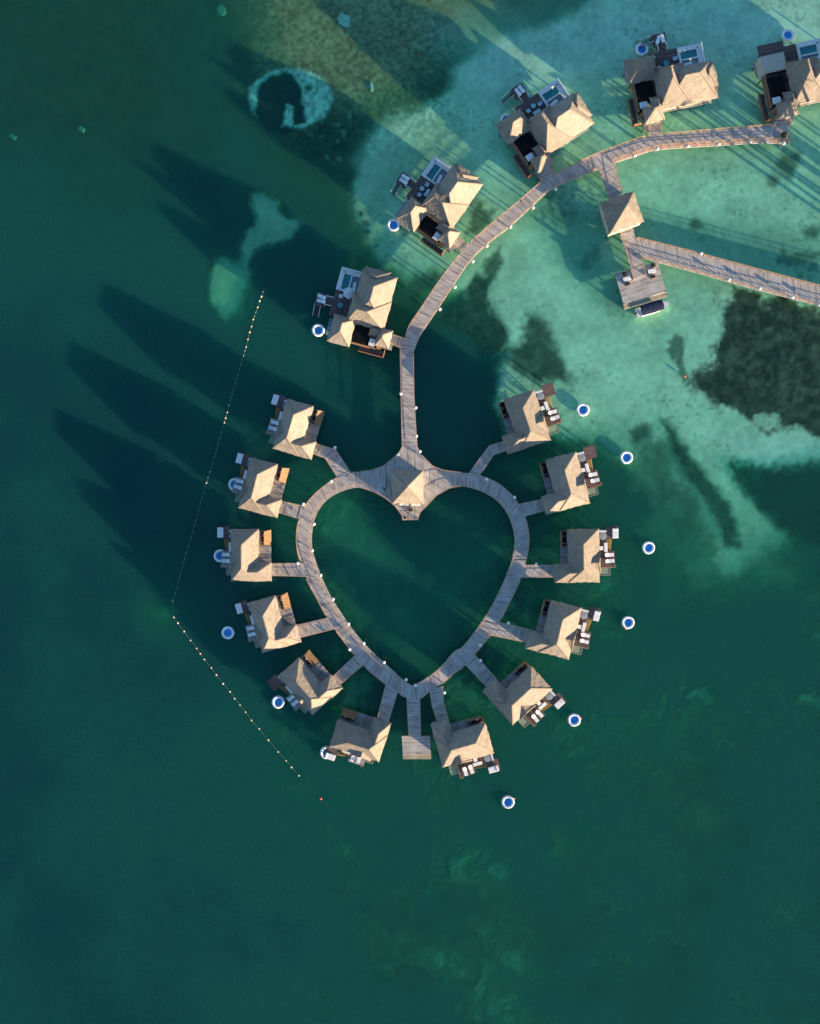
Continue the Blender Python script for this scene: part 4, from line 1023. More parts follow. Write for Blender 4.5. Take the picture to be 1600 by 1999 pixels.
# ------------------------------------------------------------------ large villas (local frame: u along the row, v towards the boardwalk)
def make_villa():
    root = empty("large_villa")
    zE = 4.5
    # local x = u, local y = -v so that the frame is right-handed
    roof_part("roof", [hip(-3.0, 8.7, -4.35, 3.9, zE, 4.3, (1.0, -0.05), (4.1, -0.05)),
                       hip(8.3, 9.4, -2.6, 3.4, zE - 0.15, 0.6, (8.75, -1.2), (8.75, 2.0))], root, 51)
    mb_f = hip(6.2, 9.25, -2.5, 3.45, zE + 0.1, 2.1, (6.9, 0.3), (6.9, 0.9))
    roof_part("gablet_roof", [mb_f], root, 52)
    roof_part("roof", [hip(-3.95, 2.9, -4.45, 4.5, zE + 0.03, 4.5, (-1.75, -0.1), (-1.75, 2.25))], root, 53)
    roof_part("roof", [hip(-9.4, -2.95, 2.3, 7.6, zE - 0.1, 3.0, (-7.0, 4.85), (-5.3, 4.85))], root, 54)
    roof_part("roof", [hip(-7.55, -3.3, -6.5, -3.15, zE - 0.2, 2.5, (-5.75, -4.6), (-5.3, -4.6)), hip(-5.55, -3.2, -4.7, -1.2, zE - 0.35, 1.6, (-4.3, -3.6), (-4.3, -2.5))], root, 55)
    # walls
    mb = MB(); mb.box(-3.2, 8.0, -3.6, 3.2, DZ, zE + 0.3); mb.box(-8.7, -3.7, 3.4, 6.9, DZ, zE + 0.1); mb.box(-6.9, -3.9, -5.8, -3.6, DZ, zE - 0.1)
    w = mb.build("wall", M["wall"], root)
    mb = MB(); mb.box(-2.4, 2.4, 3.2, 3.27, DZ + 0.05, DZ + 2.4); mb.box(3.4, 6.9, 3.2, 3.27, DZ + 0.05, DZ + 2.4); mb.build("sliding_door", M["glass"], w)
    slab(root, "floor_deck", -8.03, 8.4, -3.9, 3.9, DZ, "deckwood", 0.25, 0)
    slab(root, "floor_deck", -9.0, -3.3, 3.91, 7.0, DZ, "deckwood", 0.25, 0)
    slab(root, "entry_deck", -7.2, -3.4, -7.0, -3.91, DZ - 0.01, "deckwood", 0.25, 0)
    # open court with black pergola beams over a dark floor
    slab(root, "court_floor", -7.9, -3.75, -1.2, 3.2, DZ + 0.08, "black", 0.05)
    slab(root, "court_floor", -7.9, -5.65, -3.4, -1.21, DZ + 0.09, "black", 0.05)
    mb = MB()
    for k in range(12):
        x = -7.75 + k * 0.34; mb.beam((x, -1.1, 3.9), (x, 3.1, 3.9), 0.12, 0.16)
    for y in (-1.1, 1.0, 3.1): mb.beam((-7.9, y, 3.76), (-3.8, y, 3.76), 0.14, 0.12)
    mb.build("pergola", M["black"], root)
    mb = MB(); mb.box(-8.02, -7.94, -3.4, 3.0, DZ, DZ + 1.7); mb.build("court_wall", M["brownwood"], root)
    mb = MB(); mb.box(-7.8, -6.15, -3.1, -1.75, DZ + 1.9, DZ + 2.02); cs = mb.build("court_canopy", M["paint"], root)
    mb = MB()
    for x in (-7.7, -6.25):
        for y in (-3.0, -1.85): mb.beam((x, y, DZ), (x, y, DZ + 1.9), 0.09, 0.09)
    mb.build("canopy_post", M["black"], cs)
    mb = MB()
    A = [(-8.0, -4.75, DZ + 0.1), (-8.0, -3.6, DZ + 0.1), (-7.35, -3.6, DZ + 2.1), (-7.35, -4.75, DZ + 2.1)]
    mb.face(A, [(p[1], p[2]) for p in A]); mb.face([(p[0] + 0.07, p[1], p[2] - 0.04) for p in A[::-1]], [(p[1], p[2]) for p in A[::-1]])
    mb.build("gate_screen", M["goldwood"], root)
    slab(root, "service_deck", -9.2, -8.06, -5.2, 0.4, DZ - 0.35, "browndeck", 0.2, R(90))
    mb = MB(); mb.box(-9.3, -7.6, -5.62, -5.5, DZ - 0.6, DZ + 0.9); mb.box(-9.32, -9.21, -5.5, 0.4, DZ - 0.6, DZ + 0.2); mb.build("service_fence", M["brownwood"], root)
    # lounge deck
    slab(root, "lounge_deck", -2.95, 3.1, 3.91, 9.1, DZ - 0.03, "browndeck", 0.25, R(90))
    # pool
    mb = MB(); z = DZ + 0.45
    mb.box(3.12, 8.1, 8.35, 8.9, DZ - 1.0, z - 0.1); mb.box(3.12, 8.1, 7.95, 8.33, DZ - 1.0, z)
    mb.box(7.1, 8.1, 4.3, 7.93, DZ - 1.0, z); mb.box(3.12, 3.5, 4.3, 7.93, DZ - 1.0, z)
    mb.box(3.52, 7.08, 6.0, 6.3, DZ - 1.0, z)
    pool = mb.build("pool", M["coping"], root)
    mb = MB(); mb.box(3.51, 7.09, 6.31, 7.94, DZ - 0.9, z - 0.18); mb.build("pool_water", M["pool"], pool)
    mb = MB(); mb.box(3.52, 7.08, 3.92, 5.98, DZ - 0.3, DZ + 0.1); mb.build("pool_terrace", M["tile"], pool)
    mb = MB(); mb.box(8.14, 8.3, 3.4, 8.9, DZ - 1.0, DZ + 1.0); mb.box(3.2, 8.1, 8.93, 9.05, DZ - 1.0, z - 0.25); mb.build("pool_wall", M["paint"], pool)
    mb = MB(); mb.box(7.25, 7.6, 8.0, 8.25, z + 0.005, z + 0.03); mb.build("skimmer", M["darkwood"], pool)
    # swim platform with bridge and ladder stairs
    slab(root, "swim_platform", -1.5, 1.55, 10.4, 13.1, DZ - 0.35, "browndeck", 0.25, R(90))
    slab(root, "bridge_deck", -1.0, 1.0, 9.12, 10.39, DZ - 0.2, "browndeck", 0.15, R(90))
    mb = MB()
    for x in (-1.02, 1.02):
        mb.beam((x, 9.0, DZ + 0.75), (x, 10.7, DZ + 0.6), 0.14, 0.08)
        for y in (9.05, 10.6): mb.beam((x, y, DZ - 0.3), (x, y, DZ + 0.65), 0.08, 0.08)
    mb.build("bridge_rail", M["paint"], root)
    mb = MB()
    for k in range(8): mb.box(-1.62 - 0.31 * k, -1.42 - 0.31 * k, 11.5, 12.75, DZ - 0.50 - 0.17 * k, DZ - 0.45 - 0.17 * k)
    st = mb.build("stair", M["darkwood"], root)
    mb = MB()
    for y in (11.45, 12.85): mb.beam((-1.5, y, DZ + 0.25), (-4.0, y, DZ - 0.85), 0.12, 0.08)
    mb.build("stair_rail", M["steel"], st)
    mb = MB(); mb.box(-7.4, -3.3, 8.25, 8.85, 0.75, 0.81); mb.build("overwater_net", M["glass"], root)
    stilts(root, [(x, y) for x in (-8.2, -3.5, 1.5, 7.6) for y in (-3.2, 3.2)] + [(-2.5, 8.7), (2.7, 8.7), (-1.2, 12.7), (1.2, 12.7), (7.8, 8.6), (-8.4, 6.6), (-3.8, 6.6), (-4.2, -6.4), (-6.8, -6.4)], DZ - 0.3)
    return root

villa = make_villa()
VIL = [  # NE roof corner and SE corner on the plan
 ("V1", (775.4, 542.6), (749.9, 640.3), "first large thatched villa along the arc, with a pale hexagonal parasol on its deck"),
 ("V2", (942.2, 360.1), (884.4, 442.7), "second large thatched villa along the arc, with pale blue deck furniture"),
 ("V3", (1159.1, 240.7), (1072.2, 299.6), "third large thatched villa along the arc, beside the gazebo footbridge"),
 ("V4", (1401.2, 190.9), (1295.3, 212.9), "fourth large thatched villa along the arc, with a teal table on its deck"),
 ("V5", (1665, 178), (1557, 203), "last large thatched villa, cut off by the picture's edge"),
]
VR = {}
for i, (k, ne, se, lab) in enumerate(VIL):
    o = villa if i == 0 else copy_tree(villa)
    L0, L1 = Vector((8.61, -4.28)), Vector((-3.19, -4.36))
    P0, P1 = W(*ne, 4.6).xy, W(*se, 4.6).xy
    a = math.atan2((P0 - P1).y, (P0 - P1).x) - math.atan2((L0 - L1).y, (L0 - L1).x)
    sc = (P0 - P1).length / (L0 - L1).length
    c, s = math.cos(a), math.sin(a)
    mid = (L0 + L1) / 2; pm = (P0 + P1) / 2
    o.location = (pm.x - (c * mid.x - s * mid.y) * sc, pm.y - (s * mid.x + c * mid.y) * sc, 0)
    o.rotation_euler = (0, 0, a); o.scale = (sc, sc, 1)
    o["_k"] = sc
    tag(o, lab, "villa", "large villas along the curved boardwalk")
    VR[k] = o
    who = {"V1": "the parasol villa", "V2": "the second large villa", "V3": "the third large villa", "V4": "the teal table villa", "V5": "the villa at the edge"}[k]
    if k != "V5":
        put("lounger", o, 0.62, 11.75, DZ - 0.35, R(90 if k != "V1" else 80), "white sun lounger nearer the pool, swim platform of " + who, "sun lounger", "sun loungers on villa swim platforms")
        put("lounger", o, -0.40, 11.6, DZ - 0.35, R(90 if k != "V4" else 60), "white sun lounger nearer the ladder stairs, swim platform of " + who, "sun lounger", "sun loungers on villa swim platforms")
    put("bench", o, 4.6, 4.95, DZ + 0.1, R(8), "white pool couch beside the pool of " + who, "couch", "white couches beside villa pools")
    if k == "V1":
        put("teal", o, -0.3, 7.0, DZ - 0.03, 0, "round teal table on the deck of the parasol villa", "table", None)
        put("table", o, 1.8, 7.45, DZ - 0.03, 0.3, "small pale table beside the parasol", "table", None)
    elif k in ("V2", "V3"):
        put("round", o, 0.55, 7.0, DZ - 0.03, 0, "round pale table on the deck of " + who, "table", "round deck tables")
        put("chair", o, -0.9, 6.7, DZ - 0.03, 0.1, "pale blue armchair nearer the ladder stairs, deck of " + who, "armchair", "armchairs on villa decks")
        put("chair", o, 2.0, 6.6, DZ - 0.03, math.pi, "pale blue armchair nearer the pool, deck of " + who, "armchair", "armchairs on villa decks")
        put("sofa", o, 0.5, 5.5, DZ - 0.03, 0, "pale blue sofa on the deck of " + who, "sofa", "sofas on villa decks")
    elif k == "V4":
        put("teal", o, 0.1, 6.1, DZ - 0.03, 0, "round teal table on the dark deck between armchairs", "table", None)
        put("whitechair", o, -1.5, 5.4, DZ - 0.03, 0.2, "pale armchair by the eaves near the round teal table", "armchair", None)
        put("chair", o, 2.2, 6.8, DZ - 0.03, math.pi, "blue armchair between teal table and pool", "armchair", None)
        put("whitechair", o, -2.4, 7.9, DZ - 0.03, 0.9, "pale armchair at the deck corner nearest the blue water ring", "armchair", None)

# the last villa has an open sun deck where the others have a thatched bath house
v5 = VR["V5"]
for ch in list(v5.children):
    if ch.name.startswith("roof") and min(v.co.y for v in ch.data.vertices) > 1.5:
        for g in list(ch.children): bpy.data.objects.remove(g)
        bpy.data.objects.remove(ch)
for ch in list(v5.children):
    n_ = ch.name.split(".")[0]
    if n_ in ("swim_platform", "bridge_deck", "bridge_rail", "stair"):
        for g in list(ch.children): bpy.data.objects.remove(g)
        bpy.data.objects.remove(ch)
    elif n_ == "stilt" and min(v.co.y for v in ch.data.vertices) > 12: bpy.data.objects.remove(ch)
    elif n_ == "pool": ch.location.x -= 2.6
slab(v5, "sun_deck", -8.6, -3.2, 4.3, 9.4, 4.2, "browndeck", 0.25, R(90))
slab(v5, "court_floor", -8.0, -2.9, 2.9, 4.28, 4.1, "black", 0.1)

# parasol
def parasol(root, x, y):
    a = root.rotation_euler[2]; c, s = math.cos(a), math.sin(a)
    t = empty("parasol", (root.location[0] + c * x - s * y, root.location[1] + s * x + c * y, DZ), a + 0.2, "pale hexagonal parasol standing open beside the villa pool", "parasol")
    mb = MB(); n = 6
    for k in range(n):
        p = (1.45 * math.cos(2 * math.pi * k / n), 1.45 * math.sin(2 * math.pi * k / n), 2.35); q = (1.45 * math.cos(2 * math.pi * (k + 1) / n), 1.45 * math.sin(2 * math.pi * (k + 1) / n), 2.35)
        mb.face([p, q, (0, 0, 2.85)]); mb.face([(*q[:2], 2.30), (*p[:2], 2.30), (0, 0, 2.80)]); mb.face([p, (*p[:2], 2.30), (*q[:2], 2.30), q])
    mb.build("canopy", M["lightgrey"], t)
    mb = MB(); mb.lathe([(0.03, 0.05), (0.03, 2.95), (0.0, 3.0)], n=8); mb.build("pole", M["steel"], t)
    mb = MB(); mb.lathe([(0, 0), (0.35, 0), (0.35, 0.07), (0, 0.08)], n=16); mb.build("base", M["darkwood"], t)
M["lightgrey"] = noise_mat("pale_grey_canvas", (0.50, 0.54, 0.56), (0.60, 0.63, 0.65), 3, 0.9)
parasol(VR["V1"], 2.5, 5.55)

# ------------------------------------------------------------------ pavilion and gazebo
def pavilion(name, px, zE, rise, label, floor=None):
    w = [W(p[0], p[1], zE) for p in px]
    c = sum(w, Vector()) / 4
    root = empty(name, (c.x, c.y, 0), 0, label, "pavilion")
    l = [Vector((p.x - c.x, p.y - c.y, zE)) for p in w]
    ap = Vector((0, 0, zE + rise))
    F = [[l[i], l[(i + 1) % 4], ap] for i in range(4)]
    roof_part("roof", [(F, [(q, ap) for q in l])], root, hash(name) % 97)
    for q in l:
        mb = MB(); mb.lathe([(0.15, 0.0), (0.15, zE - DZ + 0.35)], (q.x * 0.84, q.y * 0.84, DZ), 10); mb.build("column", M["rail"], root)
    mb = MB()
    for i in range(4):
        p, q = l[i] * 0.84, l[(i + 1) % 4] * 0.84
        mb.beam((p.x, p.y, zE + 0.2), (q.x, q.y, zE + 0.2), 0.18, 0.22)
    mb.build("ring_beam", M["rail"], root)
    mb = MB(); mb.prism([(q.x * 0.93, q.y * 0.93) for q in l], DZ + 0.004, zE + 0.12); mb.build("wall", M["wall"], root)
    if floor:
        mb = MB(); mb.prism([(q.x * 0.88, q.y * 0.88) for q in l], DZ - 0.25, DZ - 0.016, R(20)); mb.build("deck", M["boards"], root)
        for q in l:
            mb = MB(); mb.lathe([(0.17, -1.5), (0.17, DZ - 0.25)], (q.x * 0.8, q.y * 0.8, 0), 10); mb.build("pile", M["pile"], root)
    return root
pavilion("thatched_pavilion", [(764, 918), (764.5, 983.5), (826.5, 984), (826, 918)], 4.7, 4.1, "square thatched pavilion on the plaza at the notch of the heart")
pavilion("thatched_gazebo", [(1171, 395), (1189.5, 457), (1256.7, 432.7), (1236, 373)], 4.7, 4.4, "freestanding square thatched gazebo between the curved boardwalk and the pier", True)

def plan_put(kind, px, py, z, rz, label, cat, group=None, name=None):
    o = PR[kind] if kind not in USED else copy_tree(PR[kind]); USED.add(kind)
    o.location = W(px, py, z); o.rotation_euler = (0, 0, rz); tag(o, label, cat, group)
    if name: o.name = name
    return o
plan_put("bench", 788, 984, DZ, 0, "white couch at the pavilion's eaves, nearer the buoy line side", "couch", "white couches under the pavilion eaves")
plan_put("bench", 811.5, 984, DZ, 0, "white couch at the pavilion's eaves, nearer the sandy side", "couch", "white couches under the pavilion eaves")
PR["brownchair"] = proto_chair("brownwood"); PR["bluechair"] = proto_chair("greycover")
plan_put("brownchair", 801.5, 995, DZ, R(100), "brown armchair at the pointed tip of the plaza", "armchair")
plan_put("bluechair", 793, 992, DZ, R(60), "dark blue grey armchair at the pointed tip of the plaza", "armchair")
plan_put("table", 800, 981, DZ, 0, "small table between the two pavilion couches", "table")
M["white"]

def shrub_pot(px, py, z, r, label, base_r=0.35):
    t = empty("potted_shrub", W(px, py, z), 0, label, "potted shrub")
    mb = MB(); mb.lathe([(base_r * 0.7, 0), (base_r, 0.45), (base_r * 0.9, 0.5), (0, 0.47)], n=14); mb.build("pot", M["pot"], t)
    rnd = random.Random(int(px)); mb = MB()
    for k in range(420):
        th, ph = rnd.uniform(0, 2 * math.pi), math.acos(rnd.uniform(-0.9, 1)); rr = r * rnd.uniform(0.55, 1.05)
        c = Vector((rr * math.sin(ph) * math.cos(th), rr * math.sin(ph) * math.sin(th), 0.5 + r * 0.8 + rr * math.cos(ph)))
        d = Vector((rnd.uniform(-1, 1), rnd.uniform(-1, 1), rnd.uniform(-1, 1))).normalized(); e = d.orthogonal().normalized()
        a = 0.12; mb.face([c - d * a, c + e * a * 0.6, c + d * a, c - e * a * 0.6])
    mb.build("foliage", M["shrub"], t)
    return t
shrub_pot(1526, 267, DZ, 0.62, "round dark shrub in a pot at the far end of the curved boardwalk")
shrub_pot(1216.5, 536.5, DZ - 0.25, 0.5, "dark potted shrub on the dock beside the bench nearer open water")
shrub_pot(1272.5, 520, DZ - 0.25, 0.5, "dark potted shrub on the dock close to the pier")
shrub_pot(790, 1010.5, DZ, 0.28, "small potted plant at the plaza's pointed tip", 0.25)
def dock_bench(px, py, rz, lab, lab2, cpx, cpy):
    plan_put("bench", px, py, DZ - 0.25, rz, lab, "bench", "white benches on the boat dock").scale = (0.85, 1.25, 1)
    plan_put("brownchair", cpx, cpy, DZ - 0.25, rz + R(90), lab2, "chair", "brown chairs on the boat dock")
dock_bench(1222.5, 545, R(18), "white bench on the dock by the corner nearer open water", "brown chair on the dock in front of the open water side bench", 1224.5, 555)
dock_bench(1271, 530, R(12), "white bench on the dock close beside the pier", "brown chair on the dock in front of the pier side bench", 1274, 541)

# ------------------------------------------------------------------ lamps
def lamp_proto():
    t = empty("path_lamp")
    mb = MB(); mb.lathe([(0.06, -0.6), (0.06, 0.9), (0.0, 0.95)], n=10); mb.build("post", M["rail"], t)
    mb = MB(); mb.lathe([(0.05, 0.84), (0.31, 0.91), (0.37, 1.1), (0.29, 1.33), (0.0, 1.42)], n=16); mb.build("lamp_shade", M["lamp"], t, smooth=True)
    mb = MB(); mb.beam((0, 0, 0.5), (0.0, 0.42, 0.5), 0.06, 0.08); mb.build("bracket", M["rail"], t)
    return t
LAMPS = [(593, 984), (647, 940), (654.5, 874.5), (776, 889.5), (819, 882), (811, 797), (782, 770), (610, 1074), (613.5, 1023), (812, 852),
 (626.5, 1122), (650.5, 1168.5), (680.5, 1216.5), (710, 1254), (682.5, 1266), (749.5, 1291), (792.5, 1325), (810.5, 1336), (582, 1099), (936, 1258), (937, 1288), (866.5, 1350), (1045, 1101), (991, 1215), (949, 936), (1003, 971),
 (1525, 284.5), (1493, 280), (1461, 281), (1399, 286), (1339, 290), (1280, 295), (1236, 308), (1083, 373), (1039, 409), (995, 446), (949, 483), (922, 513), (887, 563), (858, 606),
 (1365, 498), (1419, 549), (1479, 566), (1542, 583), (1594.5, 597.5)]
LP = lamp_proto()
for i, (x, y) in enumerate(LAMPS):
    o = LP if i == 0 else copy_tree(LP)
    o.location = W(x, y, DZ); o.rotation_euler = (0, 0, random.uniform(0, 6.28))
    if y < 420 and x > 1000 or 26 <= i < 40: g = ("white globe lamp on the outer edge of the curved villa boardwalk", "lamps along the curved boardwalk")
    elif i >= 40: g = ("white globe lamp on the edge of the long straight pier", "lamps along the pier")
    else: g = ("white globe lamp on the edge of the heart boardwalk or its footbridges", "lamps around the heart boardwalk")
    tag(o, g[0], "lamp", g[1])

# ------------------------------------------------------------------ water rings, buoys, rope, boat
def ring_proto():
    t = empty("floating_ring")
    mb = MB(); R_, r_ = 1.22, 0.30; n, m = 36, 12
    for i in range(n):
        for j in range(m):
            def P(a, b):
                A = 2 * math.pi * a / n; B = 2 * math.pi * b / m
                return ((R_ + r_ * math.cos(B)) * math.cos(A), (R_ + r_ * math.cos(B)) * math.sin(A), 0.16 + r_ * math.sin(B))
            mb.face([P(i, j), P(i + 1, j), P(i + 1, j + 1), P(i, j + 1)])
    mb.build("tube", M["vinyl"], t, smooth=True)
    mb = MB(); mb.lathe([(0.97, 0.14), (0.6, 0.10), (0.0, 0.08)], n=28); mb.build("mesh_seat", M["blue"], t)
    return t
RINGS = [(1537, 70, "white and blue floating ring off the last villa at the picture's edge"), (1252.5, 97, "white and blue floating ring beside the teal table villa"),
 (988.5, 235.5, "white and blue floating ring half hidden beside the third large villa"), (768, 440, "white and blue floating ring beside the second large villa"), (621, 645, "white and blue floating ring beside the parasol villa"),
 (458.5, 946, "floating ring tucked under the deck, second bungalow down on the buoy line side"), (430, 1085, "floating ring tucked under the deck, third bungalow down on the buoy line side"),
 (445, 1235, "floating ring off the fourth bungalow down on the buoy line side"), (543, 1370, "floating ring off the fifth bungalow down on the buoy line side"), (637, 1468.5, "floating ring touching the lowest bungalow on the buoy line side"),
 (1137, 800, "floating ring over pale sand off the uppermost sandy side bungalow"), (1222, 893, "floating ring off the second bungalow down on the sandy side"), (1265, 1069, "floating ring off the third bungalow down on the sandy side"),
 (1225, 1215, "floating ring with a red buoy off the fourth sandy side bungalow"), (1120, 1405, "floating ring with a red buoy off the fifth sandy side bungalow"), (991, 1565, "floating ring with a red buoy, lowest in the picture")]
rp = ring_proto()
for i, (x, y, lab) in enumerate(RINGS):
    o = rp if i == 0 else copy_tree(rp)
    o.location = W(x, y, 0.02); o.rotation_euler = (R(random.uniform(-3, 3)), R(random.uniform(-3, 3)), random.uniform(0, 6)); tag(o, lab, "floating ring", "round floating rings moored by the houses")

def buoy_proto(name, r, mat):
    t = empty(name)
    mb = MB(); mb.sphere((0, 0, r * 0.35), r, 14, 0.9); mb.build("float", M[mat], t, smooth=True)
    mb = MB(); mb.lathe([(r * 0.28, r * 1.15), (r * 0.28, r * 1.5), (0, r * 1.55)], n=10); mb.build("cap", M["orange" if mat != "red" else "red"], t)
    return t
big = buoy_proto("marker_buoy", 0.18, "peach"); red = buoy_proto("mooring_buoy", 0.26, "red")
BIG = [(x / 2, 500 + y / 2) for x, y in [(1027, 140), (1020, 158), (1013, 176), (1005, 200), (988, 247), (981, 275), (974, 297), (967, 325), (960, 355), (893, 583), (887, 610), (880, 632), (875, 650), (820, 842), (812, 865), (805, 885), (674, 1347)]]
BIG += [(x / 2, 1100 + y / 2) for x, y in [(678, 210), (694, 232), (718, 265), (743, 300), (767, 331), (781, 352), (797, 374), (824, 407), (844, 435), (870, 469), (897, 500), (915, 527), (936, 552), (958, 580), (981, 612), (1011, 645), (1047, 689), (1085, 735), (1116, 770), (1137, 795), (1166, 828)]]
for i, (x, y) in enumerate(BIG):
    o = big if i == 0 else copy_tree(big)
    o.location = W(x, y, 0); o.rotation_euler = (0, 0, i * 1.3)
    s = random.uniform(0.85, 1.2); o.scale = (s, s, s)
    tag(o, "round peach marker buoy on the long dark rope", "buoy", "large buoys on the long rope")
small = MB(); small.sphere((0, 0, 0.02), 0.085, 10)
small.lathe([(0.03, 0.15), (0.03, 0.2), (0.0, 0.21)], n=6)
sm = small.build("rope_float", M["steel"], smooth=True)
line = [Vector(p) for p in BIG[:17]]
cnt = 0
dd = [0]
for a, b in zip(line[:-1], line[1:]): dd.append(dd[-1] + (b - a).length)
s_ = 42.0
while s_ < dd[-1] - 4:
    j = max(i for i in range(len(dd)) if dd[i] <= s_)
    p = line[j].lerp(line[j + 1], (s_ - dd[j]) / (dd[j + 1] - dd[j]))
    if min((p - q).length for q in line) > 5:
        o = sm if cnt == 0 else sm.copy()
        if cnt: COL.objects.link(o)
        o.location = W(p.x, p.y, 0); tag(o, "tiny white float on the long rope, among many alike", "float", "small floats on the long rope"); cnt += 1
    s_ += random.choice([6.5, 8.5, 10, 13])
rb = MB()
rp_ = [W(516, 562, 0.02)] + [W(x, y, 0.02) for x, y in BIG]
for a, b in zip(rp_[:-1], rp_[1:]): rb.beam(a, b, 0.05, 0.05)
tag(rb.build("buoy_rope", M["rope"]), "thin dark rope strung between the buoys in the open water", "rope")
for i, (x, y, lab) in enumerate([(626, 1559, "lone red buoy past the lower end of the rope"), (1336.5, 735, "red buoy at the edge of the dark seagrass bed"), (1003, 1558.5, "red buoy tied to the lowest floating ring"),
                                 (1133, 1402, "red buoy tied to the ring off the fifth sandy side bungalow"), (1221, 1227, "red buoy tied to the ring off the fourth sandy side bungalow")]):
    o = red if i == 0 else copy_tree(red)
    o.location = W(x, y, 0); tag(o, lab, "buoy", "red mooring buoys")

def boat():
    a, b = W(1240, 612), W(1303, 592.5)
    ang = math.atan2((b - a).y, (b - a).x); Lb = (b - a).length
    c = (a + b) / 2; c += Vector((math.sin(ang), -math.cos(ang), 0)) * 0.15
    t = empty("motor_boat", (c.x, c.y, 0), ang, "white motor boat with a navy canopy moored against the dock", "boat")
    sec = [(-0.5, 0.86), (-0.35, 1.02), (-0.1, 1.10), (0.12, 1.05), (0.28, 0.84), (0.40, 0.48), (0.47, 0.2), (0.5, 0.03)]
    mb = MB()
    rings = []
    for f, w in sec:
        x = f * Lb; w *= 1.2; rise = max(0, f) * 0.5
        rings.append([(x, -w, 0.75 + rise), (x, -w * 0.85, 0.0), (x, 0, -0.4 + max(0, f) * 0.6), (x, w * 0.85, 0.0), (x, w, 0.75 + rise)])
    for r0, r1 in zip(rings[:-1], rings[1:]):
        for i in range(4): mb.face([r0[i], r1[i], r1[i + 1], r0[i + 1]])
        mb.face([r0[0], r0[4], r1[4], r1[0]])
    mb.face(rings[0]); mb.face(rings[-1][::-1])
    mb.build("hull", M["hull"], t)
    mb = MB()
    g = []
    nx, ny = 10, 8
    for i in range(nx + 1):
        for j in range(ny + 1):
            fx = i / nx; fy = j / ny * 2 - 1
            w = 1.12 + 0.12 * math.sin(fx * math.pi)
            x = -Lb * 0.40 + fx * Lb * 0.66; 
            if abs(fy) == 1 or i in (0, nx): pass
            g.append((x + (0.16 if i == nx else -0.1 if i == 0 else 0) * (1 - fy * fy), w * fy, 2.0 + 0.16 * (1 - fy * fy) + 0.015 * math.sin(i * 2.2)))
    for i in range(nx):
        for j in range(ny):
            q = [g[i * (ny + 1) + j], g[(i + 1) * (ny + 1) + j], g[(i + 1) * (ny + 1) + j + 1], g[i * (ny + 1) + j + 1]]
            mb.face(q); mb.face([(p[0], p[1], p[2] - 0.05) for p in q[::-1]])
    mb.build("canopy", M["navy"], t)
    mb = MB()
    for x in (-Lb * 0.36, 0, Lb * 0.22):
        for y in (-1.0, 1.0): mb.beam((x, y, 0.7), (x, y, 2.02), 0.05, 0.05)
    mb.build("canopy_post", M["steel"], t)
    mb = MB()
    for y in (-0.9, 0.9): mb.box(-Lb * 0.38, Lb * 0.18, y - 0.18, y + 0.18, 0.76, 1.05)
    mb.build("seat", M["white"], t)
    mb = MB(); mb.box(-Lb * 0.5 - 0.35, -Lb * 0.5 - 0.01, -0.2, 0.2, 0.1, 1.0); mb.build("outboard_motor", M["darkwood"], t, bevel=0.05)
    mb = MB()
    pr = None
    for f in (0.22, 0.32, 0.42, 0.48):
        w = {0.22: 1.08, 0.32: 0.85, 0.42: 0.45, 0.48: 0.18}[f]
        cur = (f * Lb, w, 1.25 + f * 0.4)
        if pr: mb.beam(pr, cur, 0.04, 0.04); mb.beam((pr[0], -pr[1], pr[2]), (cur[0], -cur[1], cur[2]), 0.04, 0.04)
        pr = cur
    mb.build("bow_rail", M["steel"], t)
boat()
fl = MB(); fl.sphere((0, 0, 0.2), 0.2, 12)
fl.lathe([(0.06, 0.38), (0.06, 0.5), (0, 0.52)], n=8)
o = fl.build("fender", M["vinyl"], smooth=True); o.location = W(1255.5, 596.5, 0.9); tag(o, "white round fender between the boat canopy and the dock", "fender")

# sunken blocks and rocks
def sunken(name, px, py, sx_, sy_, rz, lab, lumpy=False):
    rnd = random.Random(int(px)); mb = MB()
    if lumpy:
        pr = [(0.0, 0.42), (0.5, 0.4), (0.85, 0.25), (1.0, 0.0), (1.0, -0.4)][::-1]
        n = 16
        rad = [rnd.uniform(0.75, 1.15) for _ in range(n)]
        for k in range(n):
            for (r0, z0), (r1, z1) in zip(pr[:-1], pr[1:]):
                def P(kk, r, z): q = rad[kk % n]; a = 2 * math.pi * kk / n; return (sx_ * r * q * math.cos(a), sy_ * r * q * math.sin(a), z * 0.3)
                if r1 < 1e-4: mb.face([P(k, r0, z0), P(k + 1, r0, z0), (0, 0, z1 * 0.3)])
                else: mb.face([P(k, r0, z0), P(k + 1, r0, z0), P(k + 1, r1, z1), P(k, r1, z1)])
    else:
        mb.box(-sx_, sx_, -sy_, sy_, -0.3, 0.1); mb.box(-sx_ * 0.7, sx_ * 0.7, -sy_ * 0.7, sy_ * 0.7, 0.1, 0.16)
    o = mb.build(name, M["rock"]); o.location = W(px, py, -0.25 if lumpy else -0.17); o.rotation_euler = (0, 0, rz)
    return tag(o, lab, "rock" if lumpy else "concrete block")
sunken("sunken_rock", 672, 39, 1.75, 1.45, R(-35), "largest pale sunken rock, in the shaded rubble at the picture's top", True)
sunken("sunken_rock", 431, 20, 1.1, 1.4, R(40), "pale sunken rock in the dark brown seagrass near the picture's top", True)
sunken("sunken_rock", 725, 170, 0.5, 1.2, R(10), "slim pale sunken rock in the sunlit rubble band", True)
sunken("sunken_block", 24.5, 266.5, 0.7, 0.5, R(-35), "pale square sunken block nearest the picture's edge")
sunken("sunken_block", 159, 252, 0.7, 0.5, R(-30), "pale square sunken block farther from the picture's edge")

